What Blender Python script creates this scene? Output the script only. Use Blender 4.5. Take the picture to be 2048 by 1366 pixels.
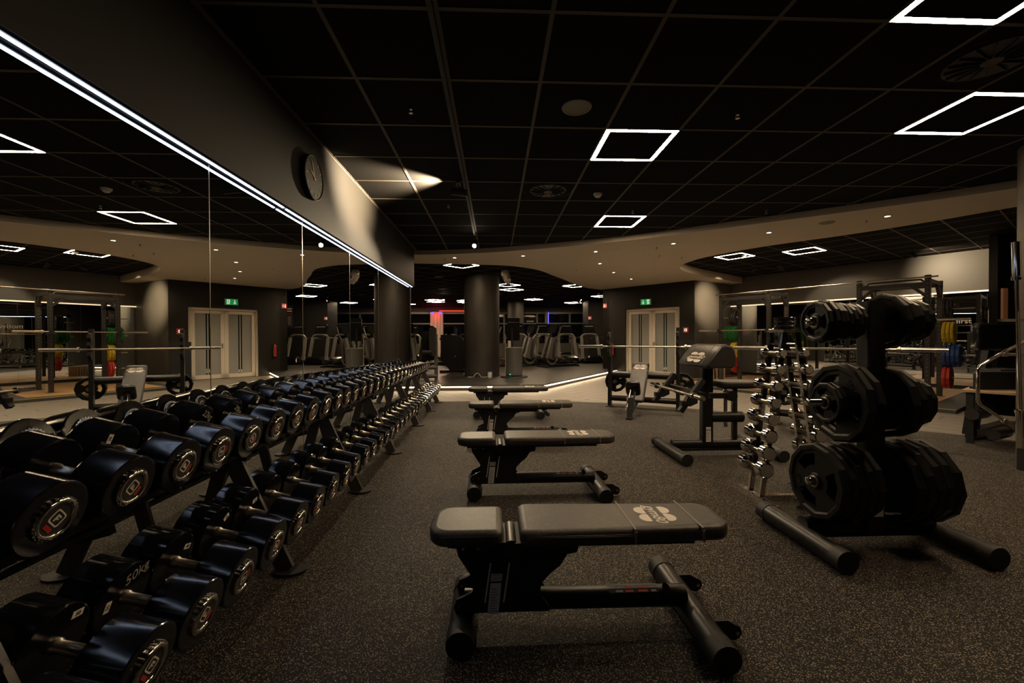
import bpy, math, random
from mathutils import Vector, Matrix
random.seed(11)
for o in list(bpy.data.objects):
    bpy.data.objects.remove(o)
SC = bpy.context.scene
COL = SC.collection
PI = math.pi
R = math.radians

# ------------------------------------------------------------------ camera
F, YAW, PIT, ROL = 847.475, .0403025, -.00839604, -.00346029
def unrot(x, y, z):
    c, s = math.cos(ROL), math.sin(ROL); x, z = x*c - z*s, x*s + z*c
    c, s = math.cos(PIT), math.sin(PIT); y, z = y*c - z*s, y*s + z*c
    c, s = math.cos(YAW), math.sin(YAW); x, y = x*c + y*s, -x*s + y*c
    return Vector((x, y, z))
cam = bpy.data.objects.new('camera', bpy.data.cameras.new('camera'))
COL.objects.link(cam)
rt, fw, up = unrot(1, 0, 0), unrot(0, 1, 0), unrot(0, 0, 1)
cam.matrix_world = Matrix(((rt.x, up.x, -fw.x, 0), (rt.y, up.y, -fw.y, 0), (rt.z, up.z, -fw.z, 1.2), (0, 0, 0, 1)))
cam.data.sensor_width = 36
cam.data.lens = F/2048*36
cam.data.clip_start = .02
cam.data.clip_end = 200
SC.camera = cam
# ------------------------------------------------------------------ world, exposure
w = bpy.data.worlds.new('night'); SC.world = w; w.use_nodes = True
w.node_tree.nodes['Background'].inputs[0].default_value = (.10, .14, .30, 1)
w.node_tree.nodes['Background'].inputs[1].default_value = .02
SC.view_settings.view_transform = 'Standard'
SC.view_settings.look = 'None'
SC.view_settings.gamma = 1
SC.view_settings.use_curve_mapping = False
SC.view_settings.exposure = 0.0
WARM = (1.0, .73, .45)
LAMP = 118.0
COVE = 11.0
SPOT = 60.0

# ------------------------------------------------------------------ mesh helpers
class MB:
    def __init__(s):
        s.v = []; s.f = []; s.s = []
    def add(s, vs, fs, smooth=False, M=None):
        b = len(s.v)
        for p in vs:
            p = Vector(p)
            s.v.append(tuple(M @ p) if M else tuple(p))
        for f in fs:
            s.f.append([b+i for i in f]); s.s.append(smooth)
        return s
    def box(s, x0, x1, y0, y1, z0, z1, M=None):
        vs = [(x, y, z) for x in (x0, x1) for y in (y0, y1) for z in (z0, z1)]
        return s.add(vs, [(0,1,3,2),(4,6,7,5),(0,4,5,1),(2,3,7,6),(0,2,6,4),(1,5,7,3)], False, M)
    def cb(s, c, d, M=None):
        return s.box(c[0]-d[0]/2, c[0]+d[0]/2, c[1]-d[1]/2, c[1]+d[1]/2, c[2]-d[2]/2, c[2]+d[2]/2, M)
    def bar(s, p0, p1, w, h, up=(0, 0, 1), M=None):
        """box-section beam from p0 to p1, w across, h along up"""
        p0, p1 = Vector(p0), Vector(p1); d = (p1-p0); L = d.length; d.normalize()
        u = Vector(up); x = d.cross(u)
        if x.length < 1e-5: x = d.cross(Vector((1, 0, 0)))
        x.normalize(); u = x.cross(d)
        vs = []
        for t in (p0, p1):
            for a, b in ((-1,-1),(1,-1),(1,1),(-1,1)):
                vs.append(t + x*(a*w/2) + u*(b*h/2))
        return s.add(vs, [(3,2,1,0),(4,5,6,7),(0,1,5,4),(1,2,6,5),(2,3,7,6),(3,0,4,7)], False, M)
    def cyl(s, p0, p1, r, r2=None, n=16, cap=True, smooth=True, M=None):
        p0, p1 = Vector(p0), Vector(p1); r2 = r if r2 is None else r2
        d = (p1-p0).normalized(); a = d.orthogonal().normalized(); b = d.cross(a)
        ring = lambda p, q: [p + (a*math.cos(2*PI*i/n) + b*math.sin(2*PI*i/n))*q for i in range(n)]
        s.add(ring(p0, r)+ring(p1, r2), [(i, (i+1) % n, n+(i+1) % n, n+i) for i in range(n)], smooth, M)
        if cap:
            if r > 0: s.add(ring(p0, r), [tuple(range(n))[::-1]], False, M)
            if r2 > 0: s.add(ring(p1, r2), [tuple(range(n))], False, M)
        return s
    def tube(s, pts, r, n=10, M=None, cap=True, closed=False):
        pts = [Vector(p) for p in pts]; m = len(pts); rings = []; prev = None
        for i, p in enumerate(pts):
            if closed: d = (pts[(i+1) % m]-pts[i-1]).normalized()
            elif i == 0: d = (pts[1]-p).normalized()
            elif i == m-1: d = (p-pts[i-1]).normalized()
            else: d = ((pts[i+1]-p).normalized() + (p-pts[i-1]).normalized()).normalized()
            a = d.orthogonal().normalized() if prev is None else (prev - d*prev.dot(d)).normalized()
            prev = a; b = d.cross(a)
            k = 1.0
            if 0 < i < m-1:
                k = 1/max(.5, math.sqrt(max(.01, (1+(pts[i+1]-p).normalized().dot((p-pts[i-1]).normalized()))/2)))
            rings.append([p + (a*math.cos(2*PI*j/n) + b*math.sin(2*PI*j/n))*r*(k if 0 else 1) for j in range(n)])
        vs = [q for rr in rings for q in rr]; fs = []
        for i in range(m if closed else m-1):
            i2 = (i+1) % m
            for j in range(n):
                fs.append((i*n+j, i*n+(j+1) % n, i2*n+(j+1) % n, i2*n+j))
        s.add(vs, fs, True, M)
        if cap and not closed:
            s.add(rings[0], [tuple(range(n))[::-1]], False, M); s.add(rings[-1], [tuple(range(n))], False, M)
        return s
    def lathe(s, prof, n=24, M=None, smooth=True, sharp=30):
        """profile of (axis, radius) turned about local X"""
        segs = []; cur = [prof[0]]
        for i in range(1, len(prof)):
            cur.append(prof[i])
            if i < len(prof)-1:
                a = Vector((prof[i][0]-prof[i-1][0], prof[i][1]-prof[i-1][1])); b = Vector((prof[i+1][0]-prof[i][0], prof[i+1][1]-prof[i][1]))
                if a.length > 1e-9 and b.length > 1e-9 and a.angle(b) > R(sharp):
                    segs.append(cur); cur = [prof[i]]
        segs.append(cur)
        for g in segs:
            vs = [(x, r*math.cos(2*PI*j/n), r*math.sin(2*PI*j/n)) for x, r in g for j in range(n)]
            fs = [(i*n+j, (i+1)*n+j, (i+1)*n+(j+1) % n, i*n+(j+1) % n) for i in range(len(g)-1) for j in range(n)]
            s.add(vs, fs, smooth, M)
        return s
    def loft(s, rings, M=None, smooth=False, caps=True):
        n = len(rings[0]); vs = [p for r in rings for p in r]
        fs = [(i*n+j, i*n+(j+1) % n, (i+1)*n+(j+1) % n, (i+1)*n+j) for i in range(len(rings)-1) for j in range(n)]
        s.add(vs, fs, smooth, M)
        if caps:
            s.add(rings[0], [tuple(range(n))[::-1]], False, M); s.add(rings[-1], [tuple(range(n))], False, M)
        return s
    def prism(s, poly, z0, z1, M=None):
        return s.loft([[(x, y, z0) for x, y in poly], [(x, y, z1) for x, y in poly]], M)
    def pad(s, poly, z0, z1, b=.015, M=None):
        """cushion: outline with rounded upper and lower edges"""
        cx = sum(p[0] for p in poly)/len(poly); cy = sum(p[1] for p in poly)/len(poly)
        def ins(d):
            out = []; n = len(poly)
            for i in range(n):
                p, q, t = Vector(poly[i-1]), Vector(poly[i]), Vector(poly[(i+1) % n])
                e = (t-p); nn = Vector((-e.y, e.x))
                if nn.length > 0: nn.normalize()
                if nn.dot(Vector((cx, cy))-q) < 0: nn = -nn
                out.append(q+nn*d)
            return out
        lv = [(z0, b), (z0+b*.3, b*.3), (z0+b, 0), (z1-b, 0), (z1-b*.55, b*.12), (z1-b*.2, b*.5), (z1, b*1.5)]
        return s.loft([[(p.x, p.y, z) for p in ins(d)] for z, d in lv], M, True)
    def mesh(s, name='mesh'):
        me = bpy.data.meshes.new(name)
        me.from_pydata(s.v, [], s.f); me.update()
        me.polygons.foreach_set('use_smooth', s.s)
        return me
    def build(s, name, mat, parent=None, M=None):
        return ob(name, s.mesh(name), mat, parent, M)

def ob(name, me, mat=None, parent=None, M=None):
    if mat is not None and not me.materials: me.materials.append(MT[mat])
    o = bpy.data.objects.new(name, me); COL.objects.link(o)
    if parent: o.parent = parent
    if M is not None: o.matrix_local = M
    return o
def tag(o, label=None, cat=None, group=None, kind=None):
    if label: o['label'] = label
    if cat: o['category'] = cat
    if group: o['group'] = group
    if kind: o['kind'] = kind
    return o
def thing(name, label, cat, loc=(0, 0, 0), rz=0, group=None, M=None):
    o = bpy.data.objects.new(name, None); COL.objects.link(o); o.empty_display_size = .1
    o.matrix_local = M if M is not None else Matrix.Translation(loc) @ Matrix.Rotation(rz, 4, 'Z')
    return tag(o, label, cat, group)
def struct(o, label, cat):
    return tag(o, label, cat, kind='structure')
KIDS = {}
def dup(root, label, M, group=None):
    r = root.copy(); COL.objects.link(r); r.matrix_local = M; r['label'] = label
    if group: r['group'] = group
    for ch in root.children:
        c = ch.copy(); COL.objects.link(c); c.parent = r
        for g in ch.children:
            d = g.copy(); COL.objects.link(d); d.parent = c
    return r
def T(x, y, z): return Matrix.Translation((x, y, z))
def RZ(a): return Matrix.Rotation(a, 4, 'Z')
def RX(a): return Matrix.Rotation(a, 4, 'X')
def RY(a): return Matrix.Rotation(a, 4, 'Y')
def face(o, right, upv):
    """matrix whose local x, y span a face and local z looks out of it"""
    r_ = Vector(right).normalized(); u_ = Vector(upv).normalized(); n_ = r_.cross(u_)
    return Matrix(((r_.x, u_.x, n_.x, o[0]), (r_.y, u_.y, n_.y, o[1]), (r_.z, u_.z, n_.z, o[2]), (0, 0, 0, 1)))
TX = {}
def text(s, size, depth=.001, shear=0, bold=0):
    k = (s, size, depth, shear, bold)
    if k not in TX:
        c = bpy.data.curves.new('text', 'FONT'); c.body = s; c.size = size; c.extrude = depth; c.shear = shear; c.offset = bold
        c.align_x = 'CENTER'; c.align_y = 'CENTER'; c.resolution_u = 3
        o = bpy.data.objects.new('text', c); COL.objects.link(o)
        dg = bpy.context.evaluated_depsgraph_get()
        TX[k] = bpy.data.meshes.new_from_object(o.evaluated_get(dg))
        bpy.data.objects.remove(o)
    return TX[k].copy()
ONES = 'zeroth first second third fourth fifth sixth seventh eighth ninth tenth eleventh twelfth thirteenth fourteenth fifteenth sixteenth seventeenth eighteenth nineteenth'.split()
def nth(n):
    if n < 20: return ONES[n]
    t = {2: 'twent', 3: 'thirt', 4: 'fort', 5: 'fift'}[n//10]
    return t+'ieth' if n % 10 == 0 else t+'y-'+ONES[n % 10]
def rrect(x0, x1, y0, y1, r, n=4, rs=None):
    rs = rs or (r, r, r, r); out = []
    for (cx, cy, a, q) in ((x1-rs[0], y1-rs[0], 0, rs[0]), (x0+rs[1], y1-rs[1], 90, rs[1]), (x0+rs[2], y0+rs[2], 180, rs[2]), (x1-rs[3], y0+rs[3], 270, rs[3])):
        for i in range(n+1):
            t = R(a+90*i/n); out.append((cx+q*math.cos(t), cy+q*math.sin(t)))
    return out
def disc(cx, cy, r, n=20, ry=None):
    return [(cx+r*math.cos(2*PI*i/n), cy+(ry or r)*math.sin(2*PI*i/n)) for i in range(n)]

# ------------------------------------------------------------------ materials
MT = {}
def pm(name, col, rough=.5, metal=0, vary=.12, vscale=8, bump=0, bscale=300, emit=None, es=0, coat=0, spec=.5, detail=3, stretch=None):
    m = bpy.data.materials.new(name); m.use_nodes = True; nt = m.node_tree; b = nt.nodes['Principled BSDF']
    b.inputs['Roughness'].default_value = rough; b.inputs['Metallic'].default_value = metal
    b.inputs['Coat Weight'].default_value = coat; b.inputs['Coat Roughness'].default_value = .06
    b.inputs['Specular IOR Level'].default_value = spec
    tc = nt.nodes.new('ShaderNodeTexCoord'); src = tc.outputs['Object']
    if stretch:
        mp = nt.nodes.new('ShaderNodeMapping'); mp.inputs['Scale'].default_value = stretch
        nt.links.new(src, mp.inputs[0]); src = mp.outputs[0]
    if vary:
        n = nt.nodes.new('ShaderNodeTexNoise'); n.inputs['Scale'].default_value = vscale; n.inputs['Detail'].default_value = detail
        nt.links.new(src, n.inputs['Vector'])
        mx = nt.nodes.new('ShaderNodeMix'); mx.data_type = 'RGBA'
        mx.inputs['A'].default_value = tuple(c*(1-vary) for c in col)+(1,)
        mx.inputs['B'].default_value = tuple(min(1, c*(1+vary)) for c in col)+(1,)
        nt.links.new(n.outputs['Fac'], mx.inputs['Factor']); nt.links.new(mx.outputs['Result'], b.inputs['Base Color'])
    else:
        b.inputs['Base Color'].default_value = tuple(col)+(1,)
    if bump:
        n2 = nt.nodes.new('ShaderNodeTexNoise'); n2.inputs['Scale'].default_value = bscale; n2.inputs['Detail'].default_value = 2
        nt.links.new(src, n2.inputs['Vector'])
        bp = nt.nodes.new('ShaderNodeBump'); bp.inputs['Strength'].default_value = bump; bp.inputs['Distance'].default_value = .002
        nt.links.new(n2.outputs['Fac'], bp.inputs['Height']); nt.links.new(bp.outputs['Normal'], b.inputs['Normal'])
    if emit:
        b.inputs['Emission Color'].default_value = tuple(emit)+(1,); b.inputs['Emission Strength'].default_value = es
    MT[name] = m
    return m
def rubber():
    m = pm('rubber_floor', (.016, .0145, .0125), .72, vary=0, spec=.14); nt = m.node_tree; b = nt.nodes['Principled BSDF']
    tc = [n for n in nt.nodes if n.type == 'TEX_COORD'][0]
    v = nt.nodes.new('ShaderNodeTexVoronoi'); v.inputs['Scale'].default_value = 270
    nt.links.new(tc.outputs['Object'], v.inputs['Vector'])
    sp = nt.nodes.new('ShaderNodeSeparateColor'); nt.links.new(v.outputs['Color'], sp.inputs[0])
    gt = nt.nodes.new('ShaderNodeMath'); gt.operation = 'GREATER_THAN'; gt.inputs[1].default_value = .75
    nt.links.new(sp.outputs[0], gt.inputs[0])
    lt = nt.nodes.new('ShaderNodeMath'); lt.operation = 'LESS_THAN'; lt.inputs[1].default_value = .55
    nt.links.new(v.outputs['Distance'], lt.inputs[0])
    mu = nt.nodes.new('ShaderNodeMath'); mu.operation = 'MULTIPLY'
    nt.links.new(gt.outputs[0], mu.inputs[0]); nt.links.new(lt.outputs[0], mu.inputs[1])
    ml = nt.nodes.new('ShaderNodeMath'); ml.operation = 'MULTIPLY'; nt.links.new(mu.outputs[0], ml.inputs[0])
    ad = nt.nodes.new('ShaderNodeMath'); ad.operation = 'MULTIPLY_ADD'; ad.inputs[1].default_value = .75; ad.inputs[2].default_value = .25
    nt.links.new(sp.outputs[1], ad.inputs[0]); nt.links.new(ad.outputs[0], ml.inputs[1])
    mx = nt.nodes.new('ShaderNodeMix'); mx.data_type = 'RGBA'
    n = nt.nodes.new('ShaderNodeTexNoise'); n.inputs['Scale'].default_value = .9; n.inputs['Detail'].default_value = 4
    nt.links.new(tc.outputs['Object'], n.inputs['Vector'])
    m2 = nt.nodes.new('ShaderNodeMix'); m2.data_type = 'RGBA'
    m2.inputs['A'].default_value = (.007, .0062, .0055, 1); m2.inputs['B'].default_value = (.015, .013, .011, 1)
    nt.links.new(n.outputs['Fac'], m2.inputs['Factor']); nt.links.new(m2.outputs['Result'], mx.inputs['A'])
    mx.inputs['B'].default_value = (.42, .36, .28, 1)
    nt.links.new(ml.outputs[0], mx.inputs['Factor']); nt.links.new(mx.outputs['Result'], b.inputs['Base Color'])
    rr = nt.nodes.new('ShaderNodeMath'); rr.operation = 'MULTIPLY_ADD'; rr.inputs[1].default_value = .3; rr.inputs[2].default_value = .5
    nt.links.new(n.outputs['Fac'], rr.inputs[0]); nt.links.new(rr.outputs[0], b.inputs['Roughness'])
    bp = nt.nodes.new('ShaderNodeBump'); bp.inputs['Strength'].default_value = .35; bp.inputs['Distance'].default_value = .002
    nt.links.new(v.outputs['Distance'], bp.inputs['Height']); nt.links.new(bp.outputs['Normal'], b.inputs['Normal'])
rubber()
pm('floor_tile', (.17, .146, .116), .42, vary=.28, vscale=3, bump=.1, bscale=90, stretch=(6, .8, 1))
pm('grout', (.03, .027, .023), .8)
pm('dark_plank', (.032, .028, .024), .42, vary=.35, vscale=2.5, stretch=(1, 8, 1))
pm('oak_platform', (.42, .25, .11), .4, vary=.2, vscale=3, stretch=(1, 12, 1))
pm('platform_rubber', (.03, .028, .026), .7, bump=.2)
pm('yellow_tape', (.55, .40, .05), .6)
pm('dark_wall', (.019, .017, .0145), .6, vary=.10, vscale=2.2, bump=.12, bscale=40, spec=.22)
pm('grey_wall', (.085, .075, .062), .5, vary=.16, vscale=1.6, bump=.1, bscale=30, detail=6)
pm('column_paint', (.042, .037, .031), .5, vary=.16, vscale=1.6, bump=.1, bscale=30, detail=6)
pm('plaster', (.56, .485, .39), .75, vary=.04, vscale=2, bump=.05, bscale=60)
pm('ceiling_tile', (.009, .0082, .0075), .9, vary=.5, vscale=120, bump=.3, bscale=150, spec=.08)
pm('ceiling_void', (.008, .008, .008), .9)
pm('ceiling_rail', (.095, .080, .064), .55, spec=.2)
pm('vent_black', (.012, .012, .012), .5)
pm('vent_grey', (.045, .041, .036), .55)
pm('speaker_grey', (.20, .18, .15), .55)
pm('mirror', (.80, .81, .79), .0, 1, vary=0)
pm('mirror_edge', (.25, .30, .28), .2, .3)
pm('cove_glow', (.8, .85, 1), .4, vary=0, emit=(.62, .74, 1), es=COVE)
pm('step_glow', (1, .85, .6), .4, vary=0, emit=(1, .76, .48), es=17)
pm('trim_glow', (1, .9, .75), .4, vary=0, emit=(1, .72, .45), es=1.3)
pm('lamp_glow', (1, .9, .75), .4, vary=0, emit=WARM, es=LAMP)
pm('spot_glow', (1, .95, .85), .4, vary=0, emit=(1, .85, .62), es=SPOT)
pm('down_glow', (1, .9, .7), .4, vary=0, emit=(1, .72, .40), es=22)
pm('red_glow', (1, .1, .05), .4, vary=0, emit=(1, .06, .03), es=1.6)
pm('blue_glow', (.1, .1, 1), .4, vary=0, emit=(.06, .06, 1), es=5)
pm('black_metal', (.010, .0092, .0085), .38, .2, vary=.2, vscale=30, bump=.08, bscale=500)
pm('black_paint', (.012, .011, .010), .32, 0, vary=.2, vscale=20, spec=.55)
pm('rig_steel', (.032, .029, .026), .42, .3, vary=.2, vscale=20)
pm('matte_black', (.0065, .006, .0055), .6)
pm('gloss_black', (.008, .008, .009), .12, 0, vary=.2, coat=.6)
pm('urethane', (.006, .0065, .009), .13, 0, vary=.35, vscale=14, bump=.05, bscale=22)
pm('grey_powder', (.12, .115, .105), .45, .4, vary=.15)
pm('steel_leg', (.13, .125, .12), .38, .7, vary=.1)
pm('leather', (.042, .036, .030), .5, vary=.35, vscale=22, bump=.25, bscale=160, detail=8)
def creases():
    nt = MT['leather'].node_tree; b = nt.nodes['Principled BSDF']; tc = [n for n in nt.nodes if n.type == 'TEX_COORD'][0]
    n = nt.nodes.new('ShaderNodeTexNoise'); n.inputs['Scale'].default_value = 9; n.inputs['Detail'].default_value = 4
    mp = nt.nodes.new('ShaderNodeMix'); mp.data_type = 'RGBA'; mp.inputs['Factor'].default_value = .18
    v = nt.nodes.new('ShaderNodeTexVoronoi'); v.feature = 'DISTANCE_TO_EDGE'; v.inputs['Scale'].default_value = 22
    nt.links.new(tc.outputs['Object'], n.inputs['Vector']); nt.links.new(tc.outputs['Object'], mp.inputs['A']); nt.links.new(n.outputs['Color'], mp.inputs['B']); nt.links.new(mp.outputs['Result'], v.inputs['Vector'])
    r = nt.nodes.new('ShaderNodeMapRange'); r.inputs['From Min'].default_value = 0; r.inputs['From Max'].default_value = .035; r.inputs['To Min'].default_value = .55; r.inputs['To Max'].default_value = 0
    nt.links.new(v.outputs['Distance'], r.inputs['Value'])
    n2 = nt.nodes.new('ShaderNodeTexNoise'); n2.inputs['Scale'].default_value = 7; nt.links.new(tc.outputs['Object'], n2.inputs['Vector'])
    mu = nt.nodes.new('ShaderNodeMath'); mu.operation = 'MULTIPLY'; nt.links.new(r.outputs['Result'], mu.inputs[0]); nt.links.new(n2.outputs['Fac'], mu.inputs[1])
    old = b.inputs['Base Color'].links[0].from_socket
    m2 = nt.nodes.new('ShaderNodeMix'); m2.data_type = 'RGBA'; nt.links.new(mu.outputs[0], m2.inputs['Factor']); nt.links.new(old, m2.inputs['A']); m2.inputs['B'].default_value = (.20, .17, .135, 1)
    nt.links.new(m2.outputs['Result'], b.inputs['Base Color'])
creases()
pm('leather_dark', (.026, .024, .022), .4, vary=.3, vscale=20, bump=.2, bscale=180)
pm('stitch', (.20, .17, .14), .6)
pm('chrome', (.78, .74, .68), .09, 1, vary=.04)
pm('brushed', (.50, .46, .40), .28, 1, vary=.08, vscale=60)
pm('machined', (.40, .36, .30), .55, .6, vary=.15, vscale=60)
pm('handle_steel', (.42, .38, .33), .34, 1, vary=.2, vscale=90)
pm('iron_plate', (.008, .0073, .0066), .40, .1, vary=.3, vscale=40, bump=.12, bscale=220, spec=.3)
pm('white_print', (.72, .66, .58), .6, vary=.06)
pm('grey_print', (.30, .28, .25), .6, vary=.06)
pm('paper', (.78, .73, .66), .6, vary=.05)
pm('red_print', (.42, .035, .02), .5)
pm('ink', (.02, .02, .02), .6)
pm('gold', (.75, .52, .20), .3, .9)
pm('door_frame', (.62, .54, .43), .4, vary=.05)
pm('frosted_glass', (.26, .25, .22), .38, vary=.06, vscale=1.5, spec=.5)
pm('dark_glass', (.010, .011, .013), .06, vary=.1)
pm('window_glass', (.006, .007, .010), .03, vary=0)
pm('green_sign', (.01, .30, .07), .4, vary=0, emit=(.005, .26, .06), es=.8)
pm('sign_white', (.8, .85, .75), .4, vary=0, emit=(.8, .95, .75), es=.7)
pm('red_sign', (.45, .03, .025), .4, vary=0, emit=(.5, .02, .015), es=.10)
pm('green_bumper', (.006, .13, .028), .45)
pm('yellow_bumper', (.50, .37, .018), .45)
pm('red_bumper', (.38, .028, .016), .45)
pm('blue_bumper', (.014, .055, .22), .45)
pm('black_bumper', (.016, .016, .016), .5)
pm('white_plastic', (.62, .58, .52), .35)
pm('silver_plastic', (.24, .225, .205), .35, .2)
pm('clear_wrap', (.55, .5, .42), .1, .6, vary=.6, vscale=30, bump=1, bscale=18)
pm('screen_blue', (.01, .02, .08), .1, vary=0, emit=(.03, .12, .9), es=.2)
pm('ribbed_panel', (.55, .48, .42), .5)
pm('brown_wood', (.13, .055, .03), .45, vscale=4, stretch=(1, 1, .2))
pm('birch', (.36, .25, .15), .45, vscale=4, stretch=(8, 1, 1))
pm('green_led', (.02, .6, .3), .4, vary=0, emit=(.02, .8, .35), es=3)
pm('cable_white', (.6, .56, .5), .5)

# ------------------------------------------------------------------ frames of reference
H0 = 1.2
CE = 2.9546          # main tile ceiling
PZ = 2.87            # smooth plaster ceiling
RZC = 3.05           # tile ceiling of the rack area
XM = -1.625          # left mirror face
XB = -1.556          # bulkhead face
TS = .625
GX, GY = -.9313, 2.2878
E1 = Vector((.5456, -.8381)); E2 = Vector((.8381, .5456)); O_R = Vector((5.68, 10.42))
ARZ = math.atan2(E1.y, E1.x)
RIG = T(O_R.x, O_R.y, 0) @ RZ(ARZ)        # local x along the right wall, y towards it
QW = 3.02
def rig(s, q): p = O_R + E1*s + E2*q; return (p.x, p.y)
NEAR = [(-1.9, 8.56), (-1.2, 8.53), (-.5, 8.40), (.11, 8.23), (1.03, 7.86), (1.87, 7.45), (2.61, 7.02), (3.24, 6.58), (3.95, 6.05), (4.75, 5.47), (5.32, 5.03), (5.88, 4.55), (6.9, 3.5)]
def cat_rom(P, k=5):
    out = []
    for i in range(len(P)-1):
        p0, p1, p2, p3 = P[max(0, i-1)], P[i], P[i+1], P[min(len(P)-1, i+2)]
        for j in range(k):
            t = j/k
            out.append(tuple(.5*((2*b)+(-a+c)*t+(2*a-5*b+4*c-d)*t*t+(-a+3*b-3*c+d)*t**3) for a, b, c, d in zip(p0, p1, p2, p3)))
    out.append(tuple(P[-1])); return out
def interp(P, x):
    for (a, b), (c, d) in zip(P, P[1:]):
        if a <= x <= c: return b+(d-b)*(x-a)/(c-a)
    return P[0][1] if x < P[0][0] else P[-1][1]
def inpoly(P, x, y):
    c = False; n = len(P)
    for i in range(n):
        (x1, y1), (x2, y2) = P[i-1], P[i]
        if (y1 > y) != (y2 > y) and x < (x2-x1)*(y-y1)/(y2-y1)+x1: c = not c
    return c
DW0, DW1, CRN = (3.75, 14.60), (5.85, 12.20), (7.47, 13.12)

# ------------------------------------------------------------------ structure: floors
RUB = [(-1.7, 8.08), (-1.14, 8.08), (.09, 8.06), (1.0, 7.99), (1.77, 7.81), (2.4, 7.55), (2.94, 7.24), (4.0, 6.49), (4.75, 5.82), (5.35, 5.22), (5.7, 4.89), (6.6, 3.9), (7.6, 2.2), (8.2, -.5), (8.3, -3.7)]
b = MB(); b.prism(cat_rom(RUB, 4)[:-1] + [(8.3, -3.7), (-1.7, -3.7)][::1], -.03, 0)
struct(b.build('floor', 'rubber_floor'), 'black rubber gym floor with beige flecks', 'floor')
b = MB(); b.box(-7, 12.5, -3.8, 24.5, -.06, -.012)
fl = struct(b.build('floor_tiled', 'grout'), 'tiled floor strip around the rubber training area', 'floor')
PLAT_EDGE = [(-7.0, 9.86), (-1.4, 9.76), (1.08, 9.72), (4.15, 14.25)]
PLAT = PLAT_EDGE + [(3.75, 14.60), (5.0, 16.0), (8.0, 18.0), (8.0, 24.3), (-7.0, 24.3)]
PLW = [(s0, q0) for s0, q0 in ()]
tile = MB(); tile.box(-.5965, .5965, -.1465, .1465, -.011, -.004); tile_me = tile.mesh('tile'); tile_me.materials.append(MT['floor_tile'])
n = 0
for jr in range(0, 42):
    for ir in range(-10, 8):
        s_, q_ = ir*1.2+(jr % 3)*.4, QW-.15-jr*.3
        x, y = rig(s_, q_)
        if y < interp(RUB, x)-.95 or x < -3 or q_ > QW: continue
        if inpoly(PLAT, x, y) and all(inpoly(PLAT, x+dx, y+dy) for dx in (-.7, .7) for dy in (-.7, .7)): continue
        if x > 6.2 and y < 4.2: continue
        d = (Vector((x, y))-Vector(DW0)).dot(Vector((.753, .659)))
        if d > .5 and y > 11 and x < 6.6: continue
        if -.35 < s_ < 5.2 and -.5 < q_ < 2.6: continue
        if y < 0 or n >= 298: continue
        n += 1
        ob('tile', tile_me, None, fl, T(x, y, 0) @ RZ(ARZ))
# cardio platform with lit step
b = MB(); b.prism(PLAT, -.01, .10)
pf = struct(b.build('floor_platform', 'dark_plank'), 'raised dark plank floor of the cardio area', 'floor')
def offs(P, d):
    out = []
    for i in range(len(P)):
        p = Vector(P[i]); t = (Vector(P[min(i+1, len(P)-1)])-Vector(P[max(i-1, 0)])).normalized()
        out.append(p+Vector((t.y, -t.x))*d)
    return out
b = MB(); A = offs(PLAT_EDGE, .035)
b.prism([tuple(p) for p in A]+PLAT[4:], .10, .125); b.build('platform_top', 'dark_plank', pf)
for i in range(1, 3):
    p0, p1 = Vector(PLAT_EDGE[i]), Vector(PLAT_EDGE[i+1])
    t = (p1-p0).normalized(); nn = Vector((t.y, -t.x))*.012
    b = MB(); b.bar((p0.x+nn.x, p0.y+nn.y, .078), (p1.x+nn.x, p1.y+nn.y, .078), .018, .022); b.build('led_strip', 'step_glow', pf)
p0, p1 = Vector(PLAT_EDGE[0]), Vector(PLAT_EDGE[1])
b = MB(); b.bar((p0.x, p0.y-.012, .078), (p1.x, p1.y-.012, .078), .018, .022); b.build('led_strip', 'step_glow', pf)

# ------------------------------------------------------------------ structure: left wall with mirror and bulkhead
YE = 8.28
b = MB(); b.box(-1.95, XM-.008, -3.7, YE, -.02, 2.3)
wl = struct(b.build('wall_left', 'dark_wall'), 'dark left wall faced with mirror panels', 'wall')
seam = [2.49+1.168*k for k in range(-5, 6)]
seam[-1] = YE-.012
for a_, c_ in zip(seam, seam[1:]):
    b = MB(); b.box(XM-.006, XM+.0015, a_-.0025, a_+.0025, .06, 2.197); b.build('mirror_joint', 'brushed', wl)
    b = MB(); b.box(XM-.006, XM, a_+.0025, c_-.0025, .06, 2.197); b.build('mirror_panel', 'mirror', wl)
b = MB(); b.box(XM-.008, XM+.002, YE-.012, YE, .05, 2.197); b.build('mirror_end_trim', 'brushed', wl)
b = MB(); b.box(-1.95, XB, -3.7, YE, 2.197, 3.1)
bk = struct(b.build('wall_bulkhead', 'dark_wall'), 'dark bulkhead above the mirror wall', 'wall')
b = MB(); b.box(-1.604, -1.574, -3.6, YE-.02, 2.190, 2.197); b.build('led_channel', 'vent_black', bk)
for y0, y1 in ((-3.5, 3.27), (3.31, YE-.05)):
    b = MB(); b.box(-1.597, -1.583, y0, y1, 2.185, 2.191); b.build('led_strip', 'cove_glow', bk)
b = MB(); b.box(XB-.002, XB+.004, -3.6, YE, 2.935, 2.952); b.build('edge_trim', 'ceiling_rail', bk)
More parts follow.
